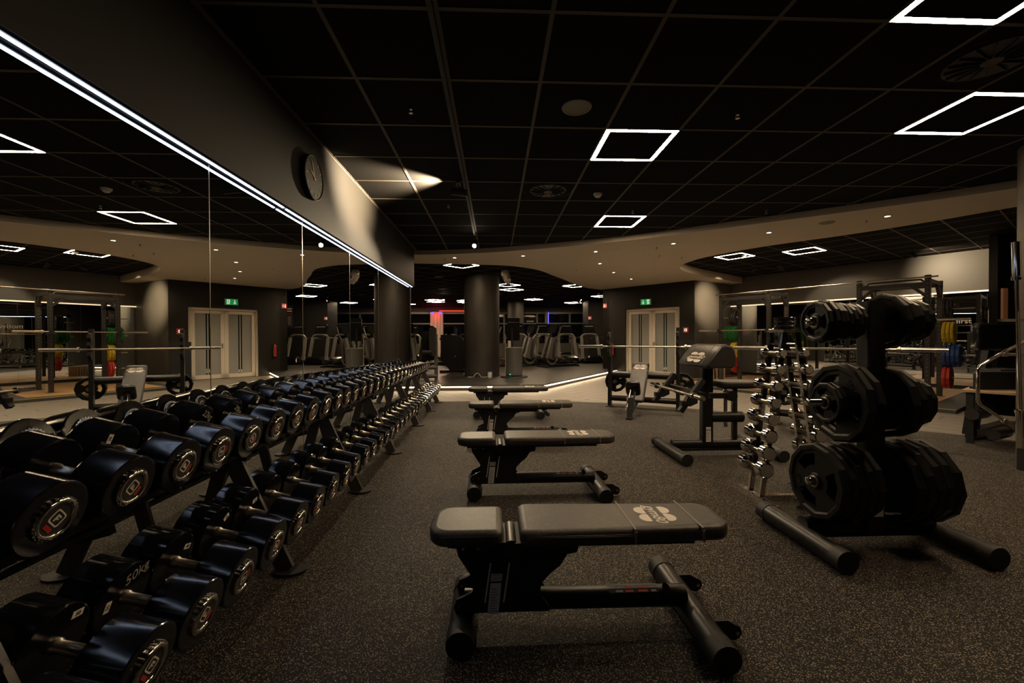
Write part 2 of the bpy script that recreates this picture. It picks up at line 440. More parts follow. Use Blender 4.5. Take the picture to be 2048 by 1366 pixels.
# other enclosing walls
def wallbox(name, p, q, th, z0, z1, mat, label, side=1):
    p, q = Vector(p), Vector(q); t = (q-p).normalized(); nn = Vector((t.y, -t.x))*th*side
    b = MB(); b.prism([tuple(p), tuple(q), tuple(q+nn), tuple(p+nn)], z0, z1)
    return struct(b.build(name, mat), label, 'wall')
wallbox('wall_rear', (-1.95, -3.7), (12.4, -3.7), .2, -.02, 3.1, 'dark_wall', 'dark wall behind the camera')
wallbox('wall_far_right', (11.9, -3.7), (11.9, 7.2), .2, -.02, 3.1, 'dark_wall', 'dark wall closing the right side')
# lit corner wall and door wall
wallbox('wall_corner', DW1, CRN, .25, -.02, 3.1, 'grey_wall', 'grey wall lit by a spotlight beside the double door', -1)
dw = Vector(DW1)-Vector(DW0); DL = dw.length; DA = math.atan2(dw.y, dw.x)
DOORM = T(DW0[0], DW0[1], 0) @ RZ(DA)     # local x along the wall, -y faces the room
k0, k1, DH = .885, 2.735, 2.13
b = MB(); b.box(0, k0, 0, .25, -.02, 3.1); b.box(k1, DL, 0, .25, -.02, 3.1); b.box(k0, k1, 0, .25, DH, 3.1); b.box(k0, k1, .2, .25, -.02, DH)
dwall = struct(b.build('wall_door', 'dark_wall', None, DOORM), 'dark angled wall holding the double glass door', 'wall')
b = MB(); b.box(DL-.52, DL+.0, -.012, 0, .0, 1.12); b.build('wall_panel', 'matte_black', dwall)
b = MB(); b.box(0, 0.25, 0, 6, -.02, 3.1); struct(b.build('wall_cardio', 'dark_wall', None, DOORM), 'dark return wall beside the cardio platform', 'wall')
# double door
dr = struct(thing('door_1', 'cream framed double door with frosted glass panes', 'door', M=DOORM), 'cream framed double door with frosted glass panes', 'door')
b = MB(); b.box(k0, k0+.07, .05, .17, 0, DH); b.box(k1-.07, k1, .05, .17, 0, DH); b.box(k0, k1, .05, .17, DH-.07, DH)
b.build('door_frame', 'door_frame', dr)
mid = (k0+k1)/2
for li, (a_, c_) in enumerate(((k0+.075, mid-.003), (mid+.003, k1-.075))):
    b = MB(); st = .10
    b.box(a_, a_+st, .07, .13, .01, DH-.08); b.box(c_-st, c_, .07, .13, .01, DH-.08)
    b.box(a_, c_, .07, .13, .01, .13); b.box(a_, c_, .07, .13, DH-.17, DH-.08)
    lf = b.build('door_leaf', 'door_frame', dr)
    b = MB(); b.box(a_+st, c_-st, .095, .105, .13, DH-.17); b.build('glass_pane', 'frosted_glass', lf)
    for k in (-.035, .035):
        xc = (a_+c_)/2+k; b = MB(); b.box(xc-.016, xc+.016, .0935, .0945, .13, DH-.17); b.build('clear_stripe', 'dark_glass', lf)
        b = MB(); b.box(xc-.014, xc+.014, .0925, .0935, .20, .24); b.build('painted_stripe_light', 'white_print', lf)  # light at the stripe's lower end, put in as a white bar
b = MB(); b.cyl((mid+.06, .07, 1.04), (mid+.06, .03, 1.04), .012, n=10); b.cyl((mid+.06, .035, 1.04), (mid+.19, .035, 1.04), .009, n=10); b.cb((mid+.06, .066, .99), (.03, .01, .16))
b.build('door_handle', 'brushed', dr)
# right wall with mirror
b = MB(); b.box(-1.4, 8.5, QW, QW+.25, -.02, 2.17); b.box(-1.4, 8.5, QW-.06, QW+.25, 2.17, 3.12)
wr = struct(b.build('wall_right', 'grey_wall', None, RIG), 'grey wall above a mirror behind the lifting racks', 'wall')
for k in range(8):
    a_ = -1.25+1.15*k; b = MB(); b.box(a_+.002, a_+1.148, QW-.006, QW, .12, 2.15); b.build('mirror_panel', 'mirror', wr)
b = MB(); b.box(-1.3, 7.8, QW-.075, QW-.06, 2.155, 2.185); b.build('led_trim', 'trim_glow', wr)
b = MB(); b.box(-1.3, 7.8, QW-.02, QW, 0, .12); b.build('plinth', 'matte_black', wr)
# pillars at the right side
b = MB(); b.cyl((5.30, 3.47, -.02), (5.30, 3.47, 3.1), .5, n=64); struct(b.build('column_near', 'grey_wall'), 'round grey column at the right edge', 'column')
b = MB(); b.box(9.10, 9.80, 7.32, 7.46, -.02, 3.12); struct(b.build('column_rack', 'dark_wall'), 'dark pillar beside the right mirror', 'pillar')
# round columns
b = MB(); b.cyl((-.37, 12.1, .12), (-.37, 12.1, 3.1), .5, n=64); b.cyl((-.37, 12.1, .125), (-.37, 12.1, .17), .506, n=64)
struct(b.build('column_round', 'column_paint'), 'large round dark column standing on the platform', 'column')
b = MB(); b.cyl((1.02, 20.7, .12), (1.02, 20.7, 3.1), .40, n=40); struct(b.build('column_back', 'column_paint'), 'round column near the far windows', 'column')
b = MB(); b.box(4.35, 6.5, 19.6, 20.8, .1, 3.1); struct(b.build('wall_block', 'dark_wall'), 'dark wall block behind the treadmills', 'wall')
# window wall
YW = 24.0
b = MB(); b.box(-7.1, 8.1, YW, YW+.2, -.02, .9); b.box(-7.1, 8.1, YW, YW+.2, 2.62, 3.1)
ww = struct(b.build('wall_windows', 'grey_wall'), 'far wall with a band of night windows', 'wall')
b = MB(); b.box(-7.1, -7.0, 8, 24.2, -.02, 3.1); struct(b.build('wall_cardio_left', 'dark_wall'), 'dark side wall of the cardio hall', 'wall')
b = MB(); b.box(-7.1, -1.95, 8.05, 8.25, -.02, 3.1); struct(b.build('wall_cardio_front', 'dark_wall'), 'dark wall closing the cardio hall behind the mirror', 'wall')
b = MB(); b.box(8.0, 8.1, 17.6, 24.2, -.02, 3.1); struct(b.build('wall_cardio_right', 'dark_wall'), 'dark right side wall of the cardio hall', 'wall')
for k in range(8):
    x0 = -7+1.87*k; wn = struct(thing('window_%d' % (k+1), 'dark night window with a pale mullion and transom', 'window', (x0, YW, 0)), 'dark night window pane, number %s from the left in the far wall' % nth(k+1), 'window')
    b = MB(); b.box(0, .09, -.06, .1, .9, 2.62); b.box(0, 1.87, -.05, .1, 1.98, 2.05); b.box(0, 1.87, -.05, .1, 2.56, 2.66); b.build('window_frame', 'silver_plastic', wn)
    b = MB(); b.box(.09, 1.87, .02, .03, .9, 1.98); b.build('pane', 'window_glass', wn)
    b = MB(); b.box(.09, 1.87, .02, .03, 2.05, 2.56); b.build('pane', 'window_glass', wn)

# ------------------------------------------------------------------ structure: ceilings
b = MB(); b.box(-7.2, 12.5, -3.8, 24.4, 3.12, 3.3)
struct(b.build('ceiling', 'ceiling_void'), 'black ceiling above the tile grid', 'ceiling')
cm = struct(thing('ceiling_tiled', 'black square tile ceiling with bronze rails over the weights', 'ceiling', (0, 0, CE)), 'black square tile ceiling with bronze rails over the weights', 'ceiling')
t = MB(); t.box(-.303, .303, -.303, .303, .004, .016); t_me = t.mesh('tile'); t_me.materials.append(MT['ceiling_tile'])
NC = cat_rom(NEAR, 4)
for i in range(-1, 13):
    for j in range(-7, 11):
        x, y = GX+(i+.5)*TS, GY+(j+.5)*TS
        if y > interp(NC, x)+.45: continue
        if x > 6.4 and y > 3: continue
        ob('tile', t_me, None, cm, T(x, y, 0))
for i in range(-1, 14):
    x = GX+i*TS; y1 = min(interp(NC, x)+.3, 8.6); b = MB(); b.box(-.0125, .0125, 0, y1+2.2, 0, .018); b.build('ceiling_rail', 'ceiling_rail', cm, T(x, -2.2, 0))
for j in range(-7, 11):
    y = GY+j*TS; x1 = 7.2
    for k in range(60, -16, -1):
        if interp(NC, k*.12) > y-.3: x1 = k*.12; break
    b = MB(); b.box(0, x1-XB, -.0125, .0125, .0005, .018); b.build('ceiling_rail', 'ceiling_rail', cm, T(XB, y, 0))
# plaster band
CARD = [(3.66, 14.62), (3.09, 14.10), (2.52, 13.22), (2.03, 12.19), (1.60, 11.41), (1.12, 10.49), (.60, 9.98), (.12, 9.76), (-1.0, 9.61), (-1.9, 9.56)]
CUTN = [(7.2, 4.4), (6.73, 5.22), (6.33, 5.95), (5.74, 6.77), (4.98, 7.62), (4.50, 8.45), (4.32, 9.05), (4.36, 9.75), (4.72, 10.45), (5.76, 11.42), (7.70, 12.85)]
PLASTER = NC + [(7.2, 3.2)] + cat_rom(CUTN, 4) + [(7.66, 13.4), CRN, DW1, DW0] + cat_rom(CARD, 4) + [(-3.2, 9.5), (-3.2, 8.6)]
b = MB(); b.prism(PLASTER, PZ, 3.14)
struct(b.build('ceiling_plaster', 'plaster'), 'smooth beige plaster ceiling band with curved edges', 'ceiling')
# rack area tiles
cr = struct(thing('ceiling_racks', 'black tile ceiling over the lifting racks', 'ceiling', M=T(O_R.x, O_R.y, RZC) @ RZ(ARZ)), 'black tile ceiling over the lifting racks', 'ceiling')
CUTP = cat_rom(CUTN, 4)+[rig(-1.3, QW), rig(8, QW), rig(8, -2)]
so, qo = -.30, .0
for i in range(-5, 12):
    for j in range(-5, 5):
        s_, q_ = so+(i+.5)*TS, qo+(j+.5)*TS
        x, y = rig(s_, q_)
        if not any(inpoly(CUTP, x+dx, y+dy) for dx in (-.4, 0, .4) for dy in (-.4, 0, .4)): continue
        if q_ > QW or s_ > 5.6: continue
        ob('tile', t_me, None, cr, T(s_, q_, 0))
for i in range(-5, 13):
    b = MB(); b.box(-.0125, .0125, -2.6, QW-.06, 0, .018); b.build('ceiling_rail', 'ceiling_rail', cr, T(so+i*TS, 0, 0))
for j in range(-4, 5):
    b = MB(); b.box(-2.6, 6.5, -.0125, .0125, .0005, .018); b.build('ceiling_rail', 'ceiling_rail', cr, T(0, qo+j*TS, 0))
# cardio ceiling
CPOLY = [(-7, 9.3), (1.0, 9.3), (2.0, 11.6), (3.4, 14.5), (5.0, 16.3), (8, 18), (8, 24.2), (-7, 24.2)]
b = MB(); b.prism(CPOLY, CE+.006, CE+.03)
cc = struct(b.build('ceiling_cardio', 'ceiling_tile'), 'black ceiling of the cardio hall with diagonal rails', 'ceiling')
for sg in (1, -1):
    dv = Vector((1, sg)).normalized(); nv = Vector((-dv.y, dv.x))
    for k in range(-40, 41):
        base = Vector((0, 16)) + nv*(k*TS); run = []
        for m_ in range(-90, 91):
            p = base+dv*(m_*.25)
            if inpoly(CPOLY, p.x, p.y): run.append(p)
        if len(run) > 2:
            b = MB(); b.bar((run[0].x, run[0].y, CE+.004), (run[-1].x, run[-1].y, CE+.004), .025, .008); b.build('ceiling_rail', 'ceiling_rail', cc)

# ------------------------------------------------------------------ ceiling lamps
bx_ = MB(); bx_.box(-.30, .30, -.020, .020, -.0045, .006); barme = bx_.mesh('light_bar'); barme.materials.append(MT['lamp_glow'])
hs = MB()
for a_ in range(4):
    hs.box(-.3125, .3125, .3105, .3125, -.005, .008, RZ(a_*PI/2)); hs.box(-.27, .27, .268, .271, -.005, .008, RZ(a_*PI/2))
hsme = hs.mesh('housing'); hsme.materials.append(MT['vent_black'])
def frame_lamp(x, y, z, rz, label, group):
    t = thing('ceiling_light', label, 'ceiling light', (x, y, z), rz, group)
    ob('housing', hsme, None, t)
    for k in range(4):
        ob('light_bar', barme, None, t, RZ(k*PI/2) @ T(0, .291, 0))
    return t
gl = 'square LED frame lights'
def cell(i, j): return GX+(i+.5)*TS, GY+(j+.5)*TS
for (i, j, lb) in ((3, 2, 'large square LED frame light in the middle of the tile ceiling'),
                   (4, 6, 'smaller looking square LED frame light nearest the curved plaster edge'),
                   (7, 1, 'square LED frame light at the right edge below the big vent'),
                   (5, -1, 'square LED frame light cut off by the top right corner')):
    x, y = cell(i, j); frame_lamp(x, y, CE, 0, lb, gl)
frame_lamp(5.49, 9.50, RZC, ARZ, 'square LED frame light over the far lifting rack', gl)
frame_lamp(6.66, 8.88, RZC, ARZ, 'square LED frame light over the gap between the lifting racks', gl)
for k, (x, y) in enumerate([(-.80, 10.25), (.42, 14.05), (.62, 15.4), (2.72, 14.25), (-2.78, 19.6), (-2.85, 20.6), (-4.5, 22.0), (-1.35, 19.9), (-1.4, 20.9), (1.77, 19.3), (3.9, 21.1), (4.5, 17.8)]):
    frame_lamp(x, y, CE, PI/4, 'diamond turned LED frame light of the cardio hall, %s in order of distance' % nth(k+1), 'cardio hall LED lights')
# downlights in the plaster
def lamp(name, kind, energy, col, M, parent, size=.03, spot=None, blend=.3):
    l = bpy.data.lights.new(name, kind); l.energy = energy; l.color = col
    if kind == 'SPOT': l.spot_size = R(spot); l.spot_blend = blend
    l.shadow_soft_size = size
    o = bpy.data.objects.new(name, l); COL.objects.link(o); o.parent = parent; o.matrix_local = M
    return o
DOWN = [(-.83, 8.85), (.58, 8.62), (1.96, 8.16), (2.37, 9.47), (3.05, 10.77), (3.89, 11.96), (3.18, 7.43), (4.38, 6.61), (5.44, 5.67)]
DNAME = ['above the far end of the dumbbell rack', 'right of the track spotlight', 'centre front of the plaster band', 'behind the front row of downlights', 'midway to the double door', 'nearest the double door', 'left of the rack alcove', 'above the dumbbell tower', 'rightmost, above the plate tree']
dl = MB(); dl.lathe([(0, .052), (-.006, .05), (-.006, .034), (0, .032)], 20, RY(-PI/2)); dl_me = dl.mesh('trim_ring'); dl_me.materials.append(MT['brushed'])
dn = MB(); dn.cyl((0, 0, -.003), (0, 0, .0), .033, n=16); dn_me = dn.mesh('lens'); dn_me.materials.append(MT['down_glow'])
for (x, y), nm in zip(DOWN, DNAME):
    t = thing('downlight', 'small round recessed downlight in the plaster, '+nm, 'downlight', (x, y, PZ), 0, 'plaster downlights')
    ob('trim_ring', dl_me, None, t); ob('lens', dn_me, None, t)
    lamp('downlight_lamp', 'SPOT', 150, (1, .81, .58), T(0, 0, -.01), t, .03, 120, .7)
# track with spotlights
b = MB(); b.box(-.014, .014, 0, 7.6, -.03, 0)
tag(b.build('lighting_track', 'matte_black', None, T(-.335, -.2, CE)), 'thin black lighting track running along the ceiling', 'track')
def spotlight(name, loc, d, label, energy, ang, col=(1, .78, .5), lit=True, blend=.35, z1=0):
    d = Vector(d).normalized()
    t = thing(name, label, 'spotlight', loc, 0, 'track spotlights')
    b = MB(); a_ = -d*.10; e_ = d*.08
    b.cyl(tuple(a_), tuple(e_), .038, n=20); b.build('body', 'matte_black', t)
    b = MB(); b.cyl((0, 0, -.01), (0, 0, z1), .008, n=8); b.cb((0, 0, z1-.008), (.05, .12, .014)); b.build('mount', 'matte_black', t)
    b = MB(); b.cyl(tuple(d*.0801), tuple(d*.084), .034, n=20); b.build('lens', 'spot_glow' if lit else 'dark_glass', t)
    if energy:
        q = d.to_track_quat('-Z', 'Y').to_matrix().to_4x4()
        lamp('spot_lamp', 'SPOT', energy, col, T(*(d*.10)) @ q, t, .025, ang, blend)
    return t
spotlight('track_spotlight', (-.335, 7.30, CE-.14), (-.12, -.80, -.58), 'lit track spotlight at the far end of the ceiling track', 240, 78, z1=.11)
spotlight('track_spotlight', (-.40, 4.75, CE-.13), (-1, .06, .13), 'dark track spotlight turned towards the wall beside the clock', 1300, 84, lit=False, blend=.9, z1=.10)
spotlight('track_spotlight', (6.62, 10.6, RZC-.14), (-.26, 1.7, -.62), 'small black spotlight aimed at the corner wall by the door', 620, 46, lit=False, blend=1, z1=.11)
spotlight('track_spotlight', (7.05, 10.2, RZC-.14), (.7, .1, -.5), 'small black spotlight above the far lifting rack', 60, 70, lit=False, z1=.11)
spotlight('track_spotlight', (8.75, 8.55, RZC-.14), (.80, .10, -.22), 'black spotlight aimed at the grey wall above the right mirror', 170, 100, lit=False, blend=.8, z1=.11)
spotlight('track_spotlight', (-2.1, 17.5, CE-.14), (.1, -.7, -.6), 'distant lit spotlight in the cardio hall', 30, 70, z1=.11)
# ceiling fittings
def vent(x, y, r, label):
    t = thing('ceiling_vent', label, 'vent', (x, y, CE))
    b = MB(); b.lathe([(0, r), (-.004, r*.99), (-.006, r*.80), (-.012, r*.74), (0, r*.72)], 40, RY(-PI/2) @ Matrix.Scale(-1, 4, (1, 0, 0))); b.build('outer_ring', 'vent_grey', t)
    b = MB(); b.cyl((0, 0, -.001), (0, 0, .003), r*.74, n=40); b.build('throat', 'vent_black', t)
    for k in range(16):
        a_ = 2*PI*k/16; b = MB(); b.bar((math.cos(a_)*r*.16, math.sin(a_)*r*.16, -.010), (math.cos(a_)*r*.70, math.sin(a_)*r*.70, -.006), .005, .014); b.build('blade', 'vent_black', t)
    b = MB(); b.cyl((0, 0, -.016), (0, 0, -.004), r*.17, n=20); b.build('hub', 'vent_grey', t)
vent(.64, 5.06, .29, 'round swirl vent in the tile ceiling near the smoke detector')
vent(3.16, 2.58, .31, 'large round swirl vent cut off by the right edge')
def flat_speaker(x, y, z, r, label):
    t = thing('ceiling_speaker', label, 'speaker', (x, y, z))
    b = MB(); b.lathe([(0, r), (.006, r*.97), (.006, r*.80), (.002, r*.78)], 32, RY(PI/2)); b.build('ring', 'speaker_grey', t)
    b = MB(); b.cyl((0, 0, -.004), (0, 0, 0), r*.79, n=32); b.build('grille', 'speaker_grey', t)
flat_speaker(.63, 3.22, CE, .115, 'round ceiling speaker between the tiles')
flat_speaker(4.86, 6.02, PZ, .10, 'flat round ceiling speaker in the plaster band')
for k, (x, y) in enumerate([(-2.7, 11.8), (-1.6, 12.2), (2.1, 17.2), (1.6, 17.8), (.2, 17.0), (-1.9, 15.2)]):
    flat_speaker(x, y, CE, .13, 'round ceiling speaker of the cardio hall, %s from the left' % nth(k+1))
def smoke(x, y, z, label):
    t = thing('smoke_detector', label, 'smoke detector', (x, y, z))
    b = MB(); b.lathe([(0, .055), (.018, .052), (.022, .045)], 24, RY(PI/2)); b.build('base', 'white_plastic', t)
    b = MB(); b.lathe([(.022, .040), (.036, .038), (.046, .022), (.046, 0)], 24, RY(PI/2)); b.build('sensor', 'white_plastic', t)
smoke(1.26, 5.13, CE, 'small white smoke detector on the tile ceiling')
smoke(5.62, 9.35, RZC, 'white smoke detector beside the far rack light')
smoke(4.1, 16.6, CE, 'white smoke detector near the far wall corner')
def sprinkler(x, y, z, label):
    t = thing('sprinkler', label, 'sprinkler', (x, y, z))
    b = MB(); b.cyl((0, 0, 0), (0, 0, -.02), .012, n=10); b.build('stem', 'brushed', t)
    b = MB(); b.tube([(-.005, 0, -.018), (-.016, 0, -.032), (0, 0, -.046)], .002, 6); b.tube([(.005, 0, -.018), (.016, 0, -.032), (0, 0, -.046)], .002, 6); b.cyl((0, 0, -.046), (0, 0, -.048), .016, n=12); b.build('deflector', 'brushed', t)
for x, y, z, lb in [(-.63, 3.26, CE, 'left of the lighting track'), (1.90, 3.25, CE, 'right of the middle LED light'), (1.90, 5.77, CE, 'beside the far small LED light'), (-.60, 5.59, CE, 'beyond the wall spotlight'), (3.75, 5.72, CE, 'near the curved plaster edge'),
                    (-1.05, 9.0, PZ, 'at the left end of the plaster'), (3.0, 7.75, PZ, 'in the plaster front'), (3.9, 8.7, PZ, 'in the plaster beside the alcove'), (3.35, 8.5, PZ, 'in the plaster centre'), (2.0, 10.3, PZ, 'in the plaster near the cardio edge'), (4.7, 12.0, PZ, 'over the door'), (5.35, 5.9, PZ, 'next to the rightmost downlight'), (3.2, 13.4, PZ, 'at the wall corner')]:
    sprinkler(x, y, z, 'tiny ceiling sprinkler '+lb)
# clear-wrapped hanging projector
t = thing('wrapped_fixture', 'crumpled clear plastic wrapped fixture hanging by the round column', 'fixture', (.26, 10.9, CE))
b = MB(); rn = random.Random(3); rings = []
for k in range(9):
    z = -.02-.045*k; r0 = .05+.07*math.sin(PI*min(1, (k+1)/8.5))
    rings.append([(math.cos(a_*PI/6)*r0*rn.uniform(.75, 1.25)+.012*k, math.sin(a_*PI/6)*r0*rn.uniform(.75, 1.25), z+rn.uniform(-.01, .01)) for a_ in range(12)])
b.loft(rings[::-1], smooth=False); b.build('wrap', 'clear_wrap', t)
b = MB(); b.cyl((0, 0, -.04), (0, 0, 0), .02, n=10); b.build('mount', 'matte_black', t)

# ------------------------------------------------------------------ wall clock and signs
CM = face((XB+.0, 3.645, 2.555), (0, 1, 0), (0, 0, 1))
ck = thing('wall_clock', 'round black wall clock with gold hands on the dark bulkhead', 'clock', M=CM)
b = MB(); b.lathe([(0, .182), (.042, .185), (.046, .178), (.040, .172), (.040, 0)], 48, RY(-PI/2)); b.build('case', 'matte_black', ck)
for k in range(12):
    a_ = 2*PI*k/12; b = MB(); b.bar((math.sin(a_)*.128, math.cos(a_)*.128, .0415), (math.sin(a_)*.158, math.cos(a_)*.158, .0415), .005, .002); b.build('hour_mark', 'gold', ck)
for a_, l_, w_, nm in ((-.33, .135, .007, 'minute_hand'), (-1.08, .08, .009, 'hour_hand')):
    b = MB(); b.bar((-math.sin(a_)*.03, -math.cos(a_)*.03, .044), (math.sin(a_)*l_, math.cos(a_)*l_, .044), w_, .002); b.build(nm, 'gold', ck)
def wallface(xl, z, off=-.003): return DOORM @ T(xl, off, z) @ RX(PI/2)
ex = thing('exit_sign', 'green emergency exit sign with arrow and running figure over the door', 'sign', M=wallface(1.66, 2.33))
b = MB(); b.cb((0, 0, .03), (.36, .20, .06)); b.build('sign_box', 'silver_plastic', ex)
b = MB(); b.cb((0, 0, .061), (.33, .17, .004)); b.build('green_panel', 'green_sign', ex)
b = MB(); b.box(-.095, -.075, -.03, .065, .064, .066); b.add([(-.085, -.07, .066), (-.13, -.02, .066), (-.117, -.010, .066), (-.085, -.045, .066), (-.053, -.010, .066), (-.04, -.02, .066)], [(0, 3, 2, 1), (0, 5, 4, 3)]); b.build('arrow', 'sign_white', ex)
b = MB()
b.box(.045, .125, -.07, .07, .0635, .0645); b.build('doorway', 'sign_white', ex)
b = MB(); b.prism(disc(.098, .045, .011, 10), .065, .067); b.bar((.094, .03, .066), (.08, -.005, .066), .018, .002); b.bar((.08, -.005, .066), (.10, -.03, .066), .011, .002); b.bar((.10, -.03, .066), (.095, -.06, .066), .010, .002); b.bar((.08, -.005, .066), (.06, -.03, .066), .011, .002); b.bar((.06, -.03, .066), (.05, -.06, .066), .010, .002); b.bar((.094, .028, .066), (.115, .0, .066), .008, .002); b.bar((.092, .028, .066), (.065, .018, .066), .008, .002)
b.build('running_figure', 'green_sign', ex)
def firesign(M, label, kind):
    t = thing('fire_sign', label, 'sign', M=M)
    b = MB(); b.cb((0, 0, .006), (.16, .16, .012)); b.build('plate', 'red_sign', t)
    b = MB()
    if kind == 0:
        b.box(-.05, -.02, -.055, .02, .012, .014); b.prism(disc(-.035, .038, .014, 10), .012, .014); b.box(.005, .012, -.05, .05, .012, .014)
        for k in range(3): b.box(.028, .058, .02-.03*k, .03-.03*k, .012, .014)
    else:
        b.box(-.04, .04, -.04, .04, .012, .014)
    b.build('pictogram', 'sign_white', t)
    if kind: 
        b = MB(); b.prism(disc(0, 0, .018, 12), .014, .018); b.build('push_button', 'ink', t)
firesign(wallface(.10, 2.30), 'red fire equipment sign at the left end of the door wall', 0)
firesign(wallface(2.93, 1.42), 'red fire alarm call point right of the double door', 1)
firesign(face((4.42, 19.59, 2.12), (1, 0, 0), (0, 0, 1)), 'small red fire sign on the wall behind the treadmills', 0)
t = thing('fire_extinguisher', 'small red extinguisher on the wall left of the door', 'extinguisher', M=DOORM @ T(.42, -.05, .62))
b = MB(); b.lathe([(0, 0), (0, .045), (.33, .045), (.37, .02), (.40, .015), (.40, 0)], 16, RY(-PI/2)); b.build('cylinder', 'red_print', t)
b = MB(); b.cb((.0, 0, .42), (.02, .06, .03)); b.build('valve', 'ink', t)
# lettering and poster on the right mirror
def onwall(s_, z): return RIG @ T(s_, QW-.008, z) @ RX(PI/2)
for wd, s_ in (('motivation', 1.28), ('first', 3.79)):
    o = ob('mirror_lettering', text(wd, .15, .001, 0, .002), 'grey_print', None, onwall(s_, 1.53)); tag(o, 'white word %s lettered on the right mirror' % wd, 'lettering')
ps = thing('poster', 'small framed black poster with a dumbbell icon on the right mirror', 'poster', M=onwall(4.30, 1.60))
b = MB(); b.box(-.15, .15, -.21, .16, -.002, .006); b.build('border', 'white_print', ps)
b = MB(); b.box(-.138, .138, -.198, .148, .006, .008); b.build('sheet', 'ink', ps)
b = MB(); b.box(-.06, .06, -.075, -.055, .008, .0095); b.box(-.085, -.055, -.105, -.025, .008, .0095); b.box(.055, .085, -.105, -.025, .008, .0095); b.prism(disc(0, -.035, .03, 14), .008, .0095); b.build('dumbbell_icon', 'white_print', ps)
b = MB()
for k in range(2): b.box(-.09+.02*k, .09-.02*k, .03-.03*k, .045-.03*k, .008, .0095)
b.build('headline', 'grey_print', ps)
b = MB(); b.prism(disc(-.06, .10, .010, 10), .008, .0095); b.build('red_dot', 'red_print', ps)

# ------------------------------------------------------------------ dumbbells (local x = handle axis, +x end faces the room)
DBM = {}
def db_meshes(r, th, chrome):
    k = (round(r, 3), round(th, 3), chrome)
    if k in DBM: return DBM[k]
    hh = .065                                  # half grip
    mat = 'chrome' if chrome else 'urethane'
    def head(sg):
        c = .005
        b = MB(); p = [(hh, 0), (hh, r-c), (hh+c*.3, r-c*.3), (hh+c, r), (hh+th-c, r), (hh+th-c*.3, r-c*.3), (hh+th, r-c*1.1), (hh+th, 0)]
        b.lathe([(sg*x, q) for x, q in p], 32 if r > .08 else 24, sharp=20); me = b.mesh('head'); me.materials.append(MT[mat]); return me
    cr_ = min(.054, r*.54)
    def cap(sg):
        b = MB(); x = hh+th; p = [(x, cr_+.003), (x+.006, cr_+.004), (x+.013, cr_), (x+.014, cr_-.006), (x+.011, cr_-.011), (x+.008, cr_-.012), (x+.008, 0)]
        b.lathe([(sg*a, q) for a, q in p[:6]], 32, sharp=60)
        for i in range(28):
            a_ = 2*PI*i/28; y, z = math.cos(a_)*(cr_+.003), math.sin(a_)*(cr_+.003)
            b.cyl((sg*(x-.001), y, z), (sg*(x+.009), y, z), .0034, n=6)
        me = b.mesh('end_cap'); me.materials.append(MT['chrome']); return me
    def badge(sg):
        b = MB(); x = hh+th+.008; b.cyl((sg*(x-.004), 0, 0), (sg*x, 0, 0), cr_-.011, n=28); me = b.mesh('badge'); me.materials.append(MT['ink']); return me
    def emblem(sg):
        b = MB(); s_ = cr_*.40; M = face((sg*(hh+th+.009), 0, 0), (0, sg, 0), (0, 0, 1))
        o_ = rrect(-s_, s_, -s_*.72, s_*1.0, s_*.35, 3); i_ = rrect(-s_*.8, s_*.8, -s_*.52, s_*.8, s_*.25, 3); n = len(o_)
        b.add([(x, y, 0) for x, y in o_]+[(x, y, 0) for x, y in i_], [(j, (j+1) % n, n+(j+1) % n, n+j) for j in range(n)], False, M)
        b.box(-s_*.35, -s_*.1, -s_*.35, s_*.55, 0, .0006, M); b.box(-s_*.1, s_*.4, s_*.32, s_*.55, 0, .0006, M); b.box(-s_*.1, s_*.25, -.02*s_, s_*.18, 0, .0006, M)
        me = b.mesh('emblem'); me.materials.append(MT['white_print']); return me
    def red(sg):
        b = MB(); s_ = cr_*.40; M = face((sg*(hh+th+.009), 0, 0), (0, sg, 0), (0, 0, 1)); b.box(-s_*.7, s_*.7, -s_*1.5, -s_*.98, 0, .0006, M); me = b.mesh('red_label'); me.materials.append(MT['red_print']); return me
    b = MB(); hr = .017; b.lathe([(-hh, hr+.004), (-hh+.012, hr+.004), (-hh+.016, hr), (0, hr+.001), (hh-.016, hr), (hh-.012, hr+.004), (hh, hr+.004)], 18, sharp=70); hm = b.mesh('handle'); hm.materials.append(MT['chrome' if chrome else 'handle_steel'])
    DBM[k] = dict(handle=hm, head={1: head(1), -1: head(-1)}, cap={1: cap(1), -1: cap(-1)}, badge={1: badge(1), -1: badge(-1)}, emblem={1: emblem(1), -1: emblem(-1)}, red={1: red(1), -1: red(-1)})
    return DBM[k]
def dumbbell(M, r, th, chrome, label, group, rnd, full=True):
    d = db_meshes(r, th, chrome); t = thing('dumbbell', label, 'dumbbell', M=M, group=group)
    ob('handle', d['handle'], None, t)
    for sg in (1, -1):
        ob('head', d['head'][sg], None, t)
        c = ob('end_cap', d['cap'][sg], None, t)
        if full:
            q = RX(rnd.uniform(-1.9, 1.9))
            ob('badge', d['badge'][sg], None, c)
            ob('emblem', d['emblem'][sg], None, c, q); ob('red_label', d['red'][sg], None, c, q)
    return t
TILT = R(14.2)
def row(ys, base, r_of, th_of, chrome_from, tier, nhid):
    rnd = random.Random(len(ys)); out = []
    vis = 0
    for i, y in enumerate(ys):
        r, th = r_of(y), th_of(y); chrome = y > chrome_from
        if i >= nhid: vis += 1
        kind = 'chrome' if chrome else 'black'
        if i < nhid: lb = '%s black dumbbell beside the camera on the %s tier, counted towards the rear' % (nth(nhid-i), tier)
        else: lb = '%s dumbbell on the %s rack tier, %s counted from the nearest in view' % (kind, tier, nth(vis))
        c_ = base+NRM*(r+.001); M = T(c_.x, y, c_.z) @ RY(TILT)
        out.append(dumbbell(M, r, th, chrome, lb, 'dumbbells on the %s tier' % tier, rnd, y < 5.2))
    return out
